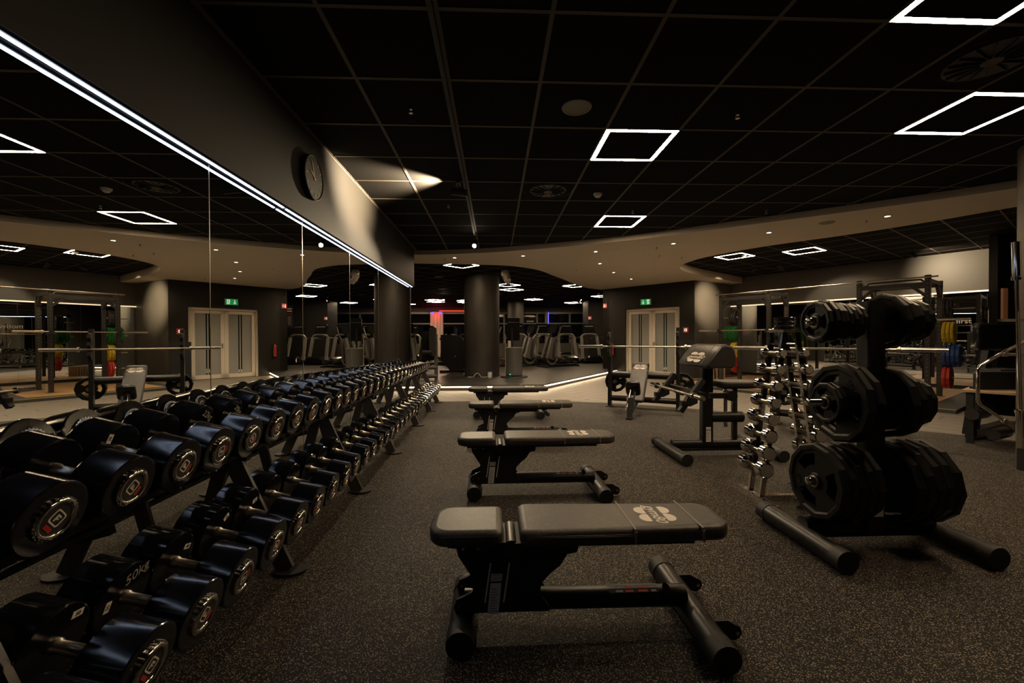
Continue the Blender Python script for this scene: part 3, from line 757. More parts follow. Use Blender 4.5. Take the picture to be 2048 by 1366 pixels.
up = [-.02, .215, .45, .69, .93, 1.172, 1.412, 1.642, 1.858, 2.09, 2.33, 2.56, 2.79, 3.025, 3.25, 3.455, 3.66]
y = 3.66
while y < 7.95:
    y += .240; up.append(y)
lo = [-.12, .10, .32, .54, .76, .98, 1.20, 1.42, 1.635, 1.88, 2.105, 2.333, 2.565, 2.80, 2.995, 3.245, 3.46, 3.69, 3.90, 4.115]
y = 4.115
while y < 7.95:
    y += .232; lo.append(y)
q2 = lambda v, s: round(v/s)*s
ru = lambda y: q2(.099 if y < 3.0 else max(.058, .099-.0105*(y-3.0)), .003)
rl = lambda y: q2(.105 if y < 2 else max(.054, .105-.0105*(y-2)), .003)
tu = lambda y: q2(max(.055, .115-.011*max(0, y-2.2)), .004)
tl = lambda y: q2(max(.055, .126-.013*max(0, y-1.8)), .004)
AXV, NRM = Vector((math.cos(TILT), 0, -math.sin(TILT))), Vector((math.sin(TILT), 0, math.cos(TILT)))
CU, CL = Vector((-1.352, 0, .768))-NRM*.1, Vector((-1.146, 0, .348))-NRM*.106     # cradle line of each tier
upper = row(up, CU, ru, tu, 99, 'upper', 5)
lower = row(lo, CL, rl, tl, 6.4, 'lower', 6)
def head_text(t, s, size, y_, z_, rot, x, mat='grey_print'):
    ob('weight_mark', text(s, size, .0004, .12), mat, t, T(x, y_, z_) @ face((0, 0, 0), (0, 1, 0), (0, 0, 1)) @ RZ(rot))
def sticker(t, s, y_, z_, rot, x):
    b = MB(); b.cb((0, 0, 0), (.034, .02, .0012)); Mx = T(x, y_, z_) @ face((0, 0, 0), (0, 1, 0), (0, 0, 1)) @ RZ(rot)
    o = b.build('sticker', 'paper', t, Mx); ob('number', text(s, .016, .0003, 0, .0004), 'ink', o, T(0, 0, .001))
xin = -.0645
L2 = lower[7]; L1 = lower[6]
head_text(L2, '50kg', .048, .035, .060, .25, xin); sticker(L1, '50', .055, .055, -.15, xin); sticker(L2, '50', -.058, .0, 1.4, xin)
sticker(lower[8], '48', .06, .03, -.3, xin); sticker(lower[9], '46', .05, .045, .6, xin); sticker(lower[10], '44', .055, .03, .2, xin)
head_text(upper[9], '22kg', .042, .035, .045, -.5, xin); head_text(upper[10], '20kg', .040, .045, .03, -.6, xin); head_text(upper[12], '16kg', .034, .03, .03, .2, xin)
sticker(upper[7], '26', -.045, .055, 1.3, xin); sticker(upper[11], '18', .0, .055, 1.2, xin)
# the rack units
def rack(y0, y1, legs, label):
    t = thing('dumbbell_rack', label, 'rack', (0, 0, 0), 0, 'dumbbell racks along the mirror')
    for c_ in (CU, CL):
        for dx in (-.10, .10):
            p = c_+AXV*dx-NRM*.014
            b = MB(); b.bar((p.x, y0, p.z), (p.x, y1, p.z), .045, .026, tuple(NRM)); b.build('rail', 'matte_black', t)
    for y in legs:
        ms = [(a_+c_)/2 for a_, c_ in zip(lo, lo[1:])]; y = min(ms, key=lambda v: abs(v-y))
        b = MB(); 
        b.bar((-1.08, y, .012), (-1.36, y, .62), .085, .020, (0, 1, 0)); b.build('front_leg', 'steel_leg', t)
        b = MB(); b.bar((-1.54, y, .012), (-1.38, y, .62), .07, .020, (0, 1, 0)); b.build('rear_leg', 'steel_leg', t)
        for c_ in (CU, CL):
            p, q = c_+AXV*.13-NRM*.045, c_-AXV*.13-NRM*.045
            b = MB(); b.bar((p.x, y, p.z), (q.x, y, q.z), .04, .04, tuple(NRM)); b.build('bracket', 'matte_black', t)
        for fx in (-1.06, -1.53):
            b = MB(); b.prism(disc(fx, y, .085, 24, .06), 0, .014); b.build('foot_plate', 'matte_black', t)
    b = MB(); b.bar((-1.50, y0+.2, .12), (-1.50, y1-.2, .12), .03, .05); b.build('stretcher', 'brushed', t)
rack(-.30, 2.72, (-.05, 1.05, 2.22), 'nearest section of the two-tier dumbbell rack by the mirror')
rack(2.74, 5.16, (3.36, 4.56), 'middle section of the two-tier dumbbell rack by the mirror')
rack(5.18, 8.22, (5.80, 7.0, 8.08), 'far section of the two-tier dumbbell rack by the mirror')

# ------------------------------------------------------------------ flat benches
def logo(parent, M, sc, mat='white_print'):
    """four lobes behind slanted lettering"""
    for sx in (-1, 1):
        for sy in (-1, 1):
            b = MB(); P = [(x*sc, y*sc) for x, y in disc(0, 0, .034, 16, .025)]
            P = [(x*.85+sx*.030*sc, max(.024*sc, y+.034*sc)*sy-(.004*sc if sy < 0 else 0)) for x, y in P]
            if sy < 0: P = P[::-1]
            b.add([(x, y, 0) for x, y in P], [tuple(range(len(P)))]); b.build('logo_lobe', mat, parent, M)
    ob('logo_lettering', text('gym80', .052*sc, .0002, .3, .0008*sc), mat, parent, M @ T(0, -.001*sc, .0002))
def make_bench(label, loc, rz):
    t = thing('weight_bench', label, 'bench', loc, rz, 'flat benches in a row')
    # pads
    b = MB(); b.pad(rrect(-.605, -.312, -.135, .135, .05, 4, (.03, .085, .085, .03)), .388, .45, .018); sp_ = b.build('seat_pad', 'leather', t)
    P = rrect(-.245, .61, -.15, .15, .04, 4, (.06, .04, .04, .06)); P = [(x, y*(1-.30*max(0, (x-.42)/.19)**1.5)) for x, y in P]
    b = MB(); b.pad(P, .388, .452, .018); bp_ = b.build('back_pad', 'leather', t)
    for x in (.205, .475):
        yy = .151 if x < .42 else .148
        b = MB(); b.box(x-.004, x+.004, -yy+.008, yy-.008, .4518, .4535); b.box(x-.004, x+.004, -yy-.0008, -yy+.004, .40, .445); b.build('seam', 'stitch', bp_)
    for z in (.436, .430):
        b = MB(); b.box(-.22, .20, -.1512, -.150, z, z+.0014); b.build('stitching', 'stitch', bp_)
    b = MB(); b.box(-.55, -.33, -.1362, -.135, .433, .4344); b.build('stitching', 'stitch', sp_)
    logo(bp_, T(.335, .0, .4530) @ RZ(-PI/2), 1.25)
    b = MB(); b.box(-.53, -.30, -.09, .09, .37, .388); b.box(-.27, .46, -.10, .10, .372, .388); b.build('pad_board', 'matte_black', t)
    b = MB(); b.cyl((-.278, -.09, .366), (-.278, .09, .366), .030, n=16); b.build('hinge', 'leather_dark', t)
    # flared column plates
    O = [(-.50, .377), (-.49, .33), (-.458, .28), (-.434, .243), (-.428, .21), (-.434, .185), (-.465, .168), (-.497, .155), (-.508, .125), (-.50, .10), (-.125, .10), (-.125, .115), (-.138, .135), (-.155, .16), (-.161, .19), (-.154, .216), (-.12, .252), (-.078, .285), (-.052, .328), (-.012, .335), (-.006, .36), (-.03, .377)]
    for y0 in (-.075, .063):
        b = MB(); b.prism(O[::-1], y0, y0+.012, Matrix(((1, 0, 0, 0), (0, 0, 1, 0), (0, 1, 0, 0), (0, 0, 0, 1)))); pl = b.build('column_plate', 'matte_black', t)
        for xx in (-.375, -.30):
            b = MB(); ys = y0-.0008 if y0 < 0 else y0+.0125
            b.add([(xx-.012, ys, .14), (xx-.006, ys, .14), (xx+.018, ys, .30), (xx+.012, ys, .30)], [(0, 1, 2, 3)])
            b.build('slot', 'paper', pl)
        for q in ((-.485, .13), (-.445, .135), (-.47, .36), (-.41, .36)):
            b = MB(); b.cyl((q[0], y0-.003, q[1]), (q[0], y0+.015, q[1]), .006, n=10); b.build('bolt', 'brushed', pl)
    b = MB(); b.box(-.42, -.18, -.06, .06, .10, .37); b.build('column_core', 'matte_black', t)
    Ms = face((-.345, -.0765, .165), (1, 0, 0), (.10, 0, 1))
    b = MB(); b.box(-.022, .022, -.07, .055, 0, .0008, Ms); s1 = b.build('warning_label', 'paper', t)
    b = MB(); b.box(-.022, .022, .063, .092, 0, .0008, Ms); b.build('serial_label', 'paper', t)
    b = MB()
    for k in range(9): b.box(-.016, .016-.006*(k % 3), -.06+.011*k, -.056+.011*k, .0008, .0012, Ms)
    for k in range(3): b.box(-.018, .018, .068+.008*k, .072+.008*k, .0008, .0012, Ms)
    b.build('label_print', 'grey_print', s1)
    # base
    b = MB(); b.tube([(-.47, 0, .11), (.46, 0, .105)], .043, 18); bt = b.build('base_tube', 'black_metal', t)
    b = MB(); b.tube([(-.25, 0, .155), (-.20, 0, .155)], .012, 10); b.build('pin', 'brushed', t)
    for x, hw, rr in ((-.475, .20, .052), (.475, .315, .052)):
        b = MB(); b.tube([(x, -hw+.07, .058), (x, hw-.07, .058)], rr, 20); b.build('foot_tube', 'black_metal', t)
        for sg in (-1, 1):
            b = MB(); b.cyl((x, sg*(hw-.07), .058), (x, sg*hw, .058), rr+.003, rr+.001, n=20); b.build('foot_cap', 'matte_black', t)
    for y in (-.16, .16):
        b = MB(); b.prism([(.50, .10), (.56, .10), (.60, .075), (.615, .045), (.60, .03), (.57, .035), (.52, .05)][::-1], -.006, .006, T(0, y, 0) @ RX(PI/2)); br = b.build('wheel_bracket', 'matte_black', t)
        b = MB(); b.cyl((.59, y+.008, .045), (.59, y+.034, .045), .032, n=18); b.build('wheel', 'black_paint', br)
        b = MB(); b.cyl((.597, y-.009, .05), (.597, y-.006, .05), .007, n=10); b.build('axle', 'brushed', br)
    b = MB(); b.lathe([(.16, .0438), (.37, .0438)], 18, T(0, 0, .107) @ RX(0)); 
    b2 = MB()
    for k in range(5):
        a0, a1 = R(20+24*k), R(20+24*(k+1))
        b2.add([(xx, -.0445*math.cos(a)*1.0, .107+.0445*math.sin(a)) for xx in (.13, .34) for a in (a0, a1)], [(0, 1, 3, 2)], True)
    st = b2.build('instruction_sticker', 'ink', bt)
    for xx, w_, m_ in ((.16, .03, 'grey_print'), (.20, .035, 'red_print'), (.255, .04, 'red_print'), (.31, .02, 'grey_print')):
        b3 = MB(); a0, a1 = R(48), R(80)
        b3.add([(x_, -.0452*math.cos(a), .107+.0452*math.sin(a)) for x_ in (xx, xx+w_) for a in (a0, a1)], [(0, 1, 3, 2)]); b3.build('sticker_picture', m_, bt)
    b = MB(); a_ = R(62); b.prism(disc(0, 0, .016, 16, .024), 0, .002, T(.375, -.0445*math.cos(a_), .107+.0445*math.sin(a_)) @ RX(PI/2-a_)); b.build('badge', 'chrome', bt)
    return t
bn = make_bench('nearest black padded flat bench in the foreground', (.34, 1.765, 0), 0)
dup(bn, 'second black flat bench from the camera', T(.315, 3.30, 0) @ RZ(R(1.0)))
dup(bn, 'third black flat bench from the camera', T(.295, 4.98, 0) @ RZ(R(-.6)))
dup(bn, 'farthest black flat bench nearest the lit step', T(.20, 6.50, 0) @ RZ(R(.8)))

# ------------------------------------------------------------------ olympic barbells
def barbell_parts(t, L=2.2, sl=.43, M=None, rs=.0255):
    h = L/2
    b = MB(); b.cyl((-h+sl, 0, 0), (h-sl, 0, 0), .0145, n=14, M=M); b.build('shaft', 'brushed', t)
    for sg in (-1, 1):
        b = MB(); b.cyl((sg*(h-sl+.03), 0, 0), (sg*h, 0, 0), rs, n=18, M=M); b.build('sleeve', 'brushed', t)
        b = MB(); b.lathe([(sg*(h-sl-.005), .018), (sg*(h-sl), .037), (sg*(h-sl+.028), .037), (sg*(h-sl+.033), rs)], 18, M); b.build('collar', 'brushed', t)
def barbell(M, label, L=2.2, sl=.43):
    t = thing('barbell', label, 'barbell', M=M, group='long barbells'); barbell_parts(t, L, sl); return t

# ------------------------------------------------------------------ weight plates (local x = axis)
PLM = {}
def plate_mesh(Rr, th, mat='iron_plate', holes=True, hub=.027):
    k = (round(Rr, 3), round(th, 3), mat, holes)
    if k in PLM: return PLM[k]
    n = 36; b = MB()
    def rad(r, j):
        a_ = (2*PI*j/n) % (PI/6); return r*math.cos(PI/12)/math.cos(a_-PI/12)*1.02
    f = th/2
    prof = [(hub, f), (hub+.014, f), (hub+.019, f*.55), (Rr*.42, f*.55), (Rr*.73, f*.55), (Rr*.80, f*.55), (Rr*.85, f), (Rr*.95, f), (Rr, f*.62)]
    prof = [(max(r, hub+.0035*i), z) for i, (r, z) in enumerate(prof)]
    def ring(i, sg):
        r, z = prof[i]
        return [(sg*z, (rad(r, j) if i > 3 else r)*math.cos(2*PI*j/n), (rad(r, j) if i > 3 else r)*math.sin(2*PI*j/n)) for j in range(n)]
    hole = lambda j: holes and (j % 12) in range(3, 9)
    vs = []; idx = {}
    for sg in (1, -1):
        for i in range(len(prof)):
            idx[(sg, i)] = len(vs); vs += ring(i, sg)
    fs = []
    for sg in (1, -1):
        for i in range(len(prof)-1):
            for j in range(n):
                if i == 3 and hole(j): continue
                a_, c_ = idx[(sg, i)], idx[(sg, i+1)]; q = (a_+j, a_+(j+1) % n, c_+(j+1) % n, c_+j)
                fs.append(q[::-1] if sg > 0 else q)
    for i in (0, len(prof)-1):
        for j in range(n):
            a_, c_ = idx[(1, i)], idx[(-1, i)]; q = (a_+j, a_+(j+1) % n, c_+(j+1) % n, c_+j)
            fs.append(q if i == 0 else q[::-1])
    if holes:
        for j in range(n):
            if hole(j):
                for i in (3, 4):
                    a_, c_ = idx[(1, i)], idx[(-1, i)]; fs.append((a_+j, a_+(j+1) % n, c_+(j+1) % n, c_+j))
                for jj in ([j] if not hole(j-1) else [])+([(j+1) % n] if not hole(j+1) else []):
                    a_, c_ = idx[(1, 3)], idx[(1, 4)]; d_, e_ = idx[(-1, 3)], idx[(-1, 4)]; fs.append((a_+jj, c_+jj, e_+jj, d_+jj))
    b.add(vs, fs, False); me = b.mesh('disc'); me.materials.append(MT[mat])
    b = MB(); b.lathe([(-f*1.06, hub), (-f*1.06, hub+.006), (-f*.9, hub+.008)], 20); b.lathe([(f*1.06, hub), (f*1.06, hub+.006), (f*.9, hub+.008)], 20); b.lathe([(-f*1.06, hub), (f*1.06, hub)], 20)
    hb = b.mesh('hub_ring'); hb.materials.append(MT['brushed'])
    PLM[k] = (me, hb); return PLM[k]
def plate(M, Rr, th, label, group, mat='iron_plate', holes=True, mark=None, mside=-1):
    me, hb = plate_mesh(Rr, th, mat, holes)
    t = thing('weight_plate', label, 'weight plate', M=M, group=group)
    ob('disc', me, None, t); ob('hub_ring', hb, None, t)
    if mark:
        txt, ang = mark
        Mx = T(mside*(th/2*.56), 0, 0) @ RX(ang) @ T(0, 0, Rr*.60) @ face((0, 0, 0), (0, mside, 0), (0, 0, 1))
        ob('weight_mark', text(txt, Rr*.20, .0022, 0, .0006), 'iron_plate', t, Mx)
    return t

# ------------------------------------------------------------------ bench press stations
def make_station(label, M):
    t = thing('bench_press_station', label, 'bench', M=M, group='bench press stations')
    for sg in (-1, 1):
        x = sg*.56
        b = MB(); b.bar((x, 0, 0), (x, .03, 1.36), .055, .085, (0, 1, 0)); u = b.build('upright', 'black_metal', t)
        b = MB(); b.bar((x, -.047, .90), (x, -.022, 1.30), .045, .014, (0, 1, 0)); b.build('rack_plate', 'grey_powder', u)
        for z in (.95, 1.10, 1.22):
            b = MB(); b.prism([(-.115, z+.06), (-.10, z+.06), (-.09, z+.01), (-.045, z+.0), (-.03, z-.07), (-.05, z-.09), (-.09, z-.03), (-.115, z+.0)], x-.022, x+.022, Matrix(((0, 0, 1, 0), (1, 0, 0, 0), (0, 1, 0, 0), (0, 0, 0, 1)))); b.build('bar_hook', 'matte_black', u)
        for z in (.92, 1.06, 1.18, 1.28):
            b = MB(); b.cyl((x, -.060, z), (x, -.05, z), .009, n=10); b.build('bolt', 'brushed', u)
        b = MB(); b.cb((x-sg*.0, -.02, .006), (.10, .16, .012)); b.build('foot', 'matte_black', t)
        hx = x+.06 if sg < 0 else x+.05
        b = MB(); b.cyl((hx, .05, .42), (hx, .30, .42), .024, n=14); b.build('storage_peg', 'brushed', t)
    b = MB(); b.cyl((-.56, .08, .55), (.56, .08, .55), .058, n=20); b.build('upper_tube', 'black_metal', t)
    b = MB(); b.cyl((-.56, .05, .14), (.56, .05, .14), .048, n=20); b.build('lower_tube', 'black_metal', t)
    b = MB(); b.tube([(0, .06, .16), (0, -.55, .20), (0, -1.0, .10)], .04, 14); b.build('spine', 'black_metal', t)
    b = MB(); b.bar((0, -.98, .30), (0, -1.07, .0), .07, .05, (0, 1, 0)); b.cb((0, -1.08, .012), (.09, .11, .024)); b.build('front_foot', 'matte_black', t)
    b = MB(); b.bar((.0, -.20, .18), (0, -.26, .52), .05, .05); b.build('backrest_support', 'matte_black', t)
    # incline backrest: local frame x across, y up the slope
    Mb = T(0, -.66, .18) @ RX(R(46))
    b = MB(); b.pad(rrect(-.135, .135, 0, .80, .045, 4), 0, .058, .016, Mb); bp_ = b.build('backrest', 'leather_dark', t)
    b = MB(); b.box(-.13, .13, .60, .606, .0575, .0595, Mb); b.build('seam', 'stitch', bp_)
    logo(bp_, Mb @ T(0, .69, .0592) @ Matrix.Diagonal((1.35, .7, 1, 1)), 1.1)
    Ms = T(0, -.80, .40) @ RX(R(-62))
    b = MB(); b.pad(rrect(-.11, .11, -.15, .09, .05, 4), -.03, .03, .016, Ms); b.build('seat', 'gloss_black', t)
    b = MB(); b.cyl((-.03, -.86, .40), (-.05, -1.0, .16), .020, n=12); b.cyl((-.05, -1.0, .16), (-.055, -1.03, .10), .014, n=12); b.build('adjuster', 'chrome', t)
    b = MB(); b.bar((.04, -.86, .38), (.03, -1.0, .16), .025, .02); b.build('adjuster_bar', 'matte_black', t)
    return t
S1 = T(2.50, 7.08, 0) @ RZ(R(-29.5)); S2 = T(4.345, 5.37, 0) @ RZ(R(-43))
st = make_station('bench press station with an incline pad in front of the double door', S1)
dup(st, 'bench press station partly hidden behind the plate tree', S2)
for M_, nm in ((S1, 'in front of the double door'), (S2, 'behind the plate tree')):
    barbell(M_ @ T(0, -.075, 1.045), 'long steel barbell racked on the bench press station '+nm)
    for sg, hx in ((-1, -.50), (1, .61)):
        for k in range(2):
            plate(M_ @ T(hx, .17+.05*k, .42) @ RZ(-PI/2), .185, .035, '%s black plate on %s peg of the bench station %s' % (('front', 'rear')[k], 'left' if sg < 0 else 'right', nm), 'plates stored on the bench stations')

# ------------------------------------------------------------------ preacher curl bench
PC = Vector((2.16, 4.25, 0))
pr = thing('preacher_bench', 'black preacher curl bench with arm pad and small seat', 'bench', PC)
W = T(-PC.x, -PC.y, 0)
b = MB(); b.prism(rrect(2.105, 2.215, 4.205, 4.295, .015, 2), .10, 1.0, W); post = b.build('post', 'black_metal', pr)
b = MB(); b.tube([(1.80, 4.25, .115), (2.74, 4.25, .115)], .042, 16, W); b.tube([(1.80, 4.25, .060), (2.70, 4.25, .060)], .022, 12, W); b.build('base_beam', 'black_metal', pr)
for x, y0, y1 in ((1.78, 3.85, 4.62), (2.76, 3.93, 4.70)):
    b = MB(); b.tube([(x, y0+.06, .058), (x, y1-.06, .058)], .052, 18, W); b.build('foot_tube', 'black_metal', pr)
    for ya, yb in ((y0, y0+.06), (y1-.06, y1)):
        b = MB(); b.cyl((x, ya, .058), (x, yb, .058), .056, n=18, M=W); b.build('foot_cap', 'matte_black', pr)
prof = [(2.005, .935), (2.015, .905), (2.055, .895), (2.12, .905), (2.26, .90), (2.295, .925), (2.30, 1.00), (2.285, 1.075), (2.255, 1.115), (2.205, 1.132), (2.15, 1.118), (2.10, 1.06)]
def xz(y): return lambda d: [((x-2.16)*d+2.16, y, (z-1.01)*d+1.01) for x, z in prof]
b = MB(); b.loft([xz(3.935)(.86), xz(3.945)(.96), xz(3.97)(1), xz(4.53)(1), xz(4.555)(.96), xz(4.565)(.86)][::-1], W, True); ap = b.build('arm_pad', 'leather_dark', pr)
for y in (4.06, 4.44):
    b = MB(); b.bar((2.008, y, .940), (2.101, y, 1.0635), .005, .004, (0, 0, 1), W); b.bar((2.101, y, 1.0635), (2.15, y, 1.120), .005, .004, (0, 0, 1), W); b.build('seam', 'stitch', ap)
sd = Vector((2.10-2.005, 0, 1.06-.935)).normalized(); sn = Vector((0, -1, 0))
logo(ap, W @ face((2.053-.0025, 4.25, .9995+.0018), (0, -1, 0), tuple(sd)) @ Matrix.Diagonal((2.0, .85, 1, 1)), 1.2)
b = MB(); b.pad(rrect(2.235, 2.66, 4.10, 4.40, .05, 4), .70, .755, .016, W); b.build('seat', 'leather_dark', pr)
b = MB(); b.box(2.28, 2.62, 4.14, 4.36, .685, .70, W); b.build('seat_board', 'matte_black', pr)
b = MB(); b.cyl((2.36, 4.25, .28), (2.36, 4.25, .69), .018, n=14, M=W); b.build('guide_rod', 'chrome', pr)
b = MB(); b.prism(rrect(2.43, 2.475, 4.225, 4.275, .008, 2), .16, .69, W); sp2 = b.build('seat_post', 'black_metal', pr)
for k in range(5):
    b = MB(); b.cyl((2.4525, 4.2245, .42+.03*k), (2.4525, 4.2235, .42+.03*k), .007, n=10, M=W); b.build('pin_hole', 'brushed', sp2)
b = MB(); b.cyl((2.2, 4.25, .385), (2.50, 4.25, .385), .055, n=18, M=W); b.cyl((2.50, 4.25, .385), (2.53, 4.25, .385), .058, n=18, M=W); b.build('seat_arm', 'black_metal', pr)
b = MB(); b.box(2.135, 2.185, 4.2035, 4.2045, .14, .255, W); lb_ = b.build('warning_label', 'paper', pr)
b = MB(); b.box(2.135, 2.185, 4.2035, 4.2045, .262, .29, W); b.build('serial_label', 'paper', pr)
b = MB()
for k in range(8): b.box(2.14, 2.18-.008*(k % 3), 4.2028, 4.2034, .15+.012*k, .154+.012*k, W)
b.build('label_print', 'grey_print', lb_)
b = MB(); b.cyl((2.13, 4.25, .66), (1.98, 4.25, .66), .035, n=14, M=W); b.bar((1.93, 3.86, .655), (1.93, 4.64, .655), .06, .06, (0, 0, 1), W); b.build('bar_rest_beam', 'black_metal', pr)
for y in (3.93, 4.57):
    b = MB(); b.bar((1.965, y, .80), (1.745, y, .50), .045, .055, (0, 1, 0), W); hk = b.build('bar_rest_arm', 'matte_black', pr)
    b = MB(); b.prism([(1.75, .60), (1.79, .60), (1.81, .64), (1.86, .635), (1.88, .70), (1.90, .70), (1.90, .58), (1.83, .55), (1.75, .56)], y-.03, y+.03, W @ Matrix(((1, 0, 0, 0), (0, 0, 1, 0), (0, 1, 0, 0), (0, 0, 0, 1)))); b.build('hook', 'matte_black', hk)
b = MB(); b.cyl((2.20, 3.93, .655), (2.20, 3.84, .655), .05, n=16, M=W); b.bar((2.0, 3.88, .655), (2.2, 3.88, .655), .05, .05, (0, 0, 1), W); b.build('side_roller', 'black_metal', pr)
# curl bar lying in the rests
EZ = thing('curl_bar', 'zigzag curl bar resting on the preacher bench hooks', 'barbell', (1.82, 4.25, .66))
pts = [(0, .45, 0), (0, .26, 0), (.0, .20, .0), (-.035, .10, .01), (.0, .03, .0), (0, -.03, 0), (-.035, -.10, .01), (0, -.20, 0), (0, -.26, 0), (0, -.45, 0)]
b = MB(); b.tube(pts, .014, 12); b.build('shaft', 'brushed', EZ)
for sg in (-1, 1):
    b = MB(); b.cyl((0, sg*.45, 0), (0, sg*.61, 0), .025, n=18); b.build('sleeve', 'chrome', EZ)
    b = MB(); b.cyl((0, sg*.435, 0), (0, sg*.46, 0), .034, n=18); b.build('collar', 'chrome', EZ)

# ------------------------------------------------------------------ chrome dumbbell tower
TWR = Vector((2.125, 3.03, 0)); W = T(-TWR.x, -TWR.y, 0)
tw = thing('dumbbell_tower', 'chrome A-frame dumbbell tower beside the plate tree', 'rack', TWR)
for sg in (-1, 1):
    for y in (2.965, 3.095):
        b = MB(); b.bar((2.125+sg*.215, y, .05), (2.125+sg*.045, y, 1.235), .036, .022, (0, 1, 0), W); b.build('upright', 'chrome', tw)
    b = MB(); b.bar((2.125+sg*.205, 2.80, .022), (2.125+sg*.205, 3.26, .022), .045, .044, (0, 0, 1), W); b.build('foot_bar', 'chrome', tw)
    for k in range(8):
        z = 1.085-.118*k; xx = .068+.0196*k
        b = MB(); b.bar((2.125+sg*(xx+.0), 2.95, z-.022), (2.125+sg*(xx+.0), 3.11, z-.022), .030, .010, (0, 0, 1), W); b.build('saddle', 'chrome', tw)
b = MB(); b.bar((1.92, 3.03, .024), (2.33, 3.03, .024), .04, .035, (0, 0, 1), W); b.build('cross_bar', 'chrome', tw)
b = MB(); b.box(2.055, 2.195, 2.94, 3.12, 1.235, 1.25, W); b.build('top_plate', 'brushed', tw)
b = MB(); b.cyl((2.03, 3.03, 1.15), (2.22, 3.03, 1.15), .005, n=8, M=W); b.cyl((1.89, 3.03, .13), (1.97, 3.03, .13), .004, n=8, M=W); b.build('tie_rod', 'chrome', tw)
cu = thing('collar_stack', 'black stacked collars on top of the dumbbell tower', 'collars', (2.125, 3.03, 1.25))
for k in range(3):
    b = MB(); b.lathe([(.032*k+.001, .03), (.032*k+.001, .062), (.032*k+.005, .066), (.032*k+.026, .066), (.032*k+.030, .062), (.032*k+.030, .03)], 20, RY(-PI/2)); b.build('collar_ring', 'gloss_black', cu)
def chrome_db(M, r, th, hh, label, group):
    t = thing('chrome_dumbbell', label, 'dumbbell', M=M, group=group)
    b = MB(); b.cyl((-hh, 0, 0), (hh, 0, 0), .013, n=14); b.build('handle', 'brushed', t)
    for sg in (-1, 1):
        c = min(.016, th*.28); p = [(hh, 0), (hh, r*.62), (hh+c*1.2, r), (hh+th-c*.4, r), (hh+th, r-c*.5), (hh+th, 0)]
        b = MB(); b.lathe([(sg*x, q) for x, q in p], 20, sharp=20); hd = b.build('head', 'chrome', t)
        b = MB(); b.cyl((sg*(hh+th), 0, 0), (sg*(hh+th+.0015), 0, 0), r-c*.7, n=20); b.build('end_face', 'machined', hd)
    return t
for sg, sd_ in ((-1, 'left'), (1, 'right')):
    for k in range(8):
        z = 1.085-.118*k; r = .034+.0032*k; xx = .068+.0196*k
        chrome_db(T(2.125+sg*(xx+.015), 3.03, z+.0) @ RZ(-PI/2), r, .052+.004*k, .058, 'small chrome dumbbell on the %s side of the tower, %s from the top' % (sd_, nth(k+1)), 'chrome dumbbells on the tower')
chrome_db(T(2.17, 2.89, .135) @ RY(PI/2), .055, .07, .058, 'chrome dumbbell standing on end on the floor by the tower foot', 'chrome dumbbells on the tower')

# ------------------------------------------------------------------ plate tree
TR = Vector((2.14, 2.33, 0)); W = T(-TR.x, -TR.y, 0)
tr = thing('plate_tree', 'black plate tree on a tubular base', 'plate rack', TR)
b = MB(); b.prism(rrect(2.09, 2.19, 2.285, 2.375, .012, 2), .10, 1.40, W); b.build('post', 'black_metal', tr)
b = MB(); b.tube([(1.78, 2.38, .115), (2.14, 2.36, .125), (2.54, 2.38, .115)], .046, 18, W); b.build('base_beam', 'black_metal', tr)
b = MB(); b.tube([(1.78, 2.38, .055), (2.54, 2.38, .055)], .02, 10, W); b.build('lower_rail', 'black_metal', tr)
for x, y0, y1, dx in ((1.77, 2.05, 2.72, 0), (2.57, 2.05, 2.72, 0)):
    b = MB(); b.tube([(x, y0+.07, .062), (x, y1-.07, .062)], .055, 20, W); b.build('foot_tube', 'black_metal', tr)
    for ya, yb in ((y0, y0+.07), (y1-.07, y1)):
        b = MB(); b.cyl((x, ya, .062), (x, yb, .062), .058, .0565, n=20, M=W); b.build('foot_cap', 'matte_black', tr)
b = MB(); b.box(2.105, 2.175, 2.2835, 2.2845, .19, .27, W); b.build('warning_label', 'paper', tr)
ZT = (1.29, .83, .385)
for z in ZT:
    for sg in (-1, 1):
        e = 2.14+sg*(.375)
        b = MB(); b.lathe([(2.14+sg*.05, .024), (e-sg*.012, .024), (e-sg*.004, .020), (e, .012), (e, 0)], 18, T(0, 2.33, z) @ W); b.build('peg', 'chrome', tr)
def stack(zi, sg, specs, nm, z):
    """plates from the outside inwards"""
    x = 2.14+sg*.335 if sg < 0 else 2.14+.062+sum(q[1]+q[2] for q in specs)
    n = len(specs)
    for i, (Rr, th, gap, mark) in enumerate(specs):
        x -= sg*(th/2+gap)
        dz = -(.003)
        where = 'outermost' if i == 0 else ('innermost' if i == n-1 else nth(i+1)+' from the outside')
        plate(T(x, 2.33, z+dz) @ RY(R(random.uniform(-1.5, 1.5))) @ RX(R(random.uniform(-14, 14))), Rr, th, '%s black twelve-sided plate on the %s peg of the plate tree' % (where, nm), 'plates on the plate tree', mark=mark, mside=sg if sg < 0 else 1)
        x -= sg*th/2
S_ = lambda n, Rr, th, g=.002: [(Rr, th, g, None)]*n
stack(0, -1, [(.113, .030, .0, ('5KG', 2.9)), (.122, .030, .002, None), (.117, .028, .003, None), (.108, .026, .003, None), (.105, .026, .003, None), (.103, .026, .003, None), (.100, .026, .003, None), (.098, .026, .003, None)], 'upper left', ZT[0])
stack(0, 1, [(.118, .028, .0, None), (.120, .028, .003, None), (.122, .028, .003, None), (.125, .028, .003, None), (.150, .034, .006, None), (.155, .036, .004, None)], 'upper right', ZT[0])
stack(1, -1, [(.113, .030, .062, ('5KG', .35)), (.113, .028, .002, None), (.222, .048, .006, ('20KG', .75)), (.222, .048, .004, None)], 'middle left', ZT[1])
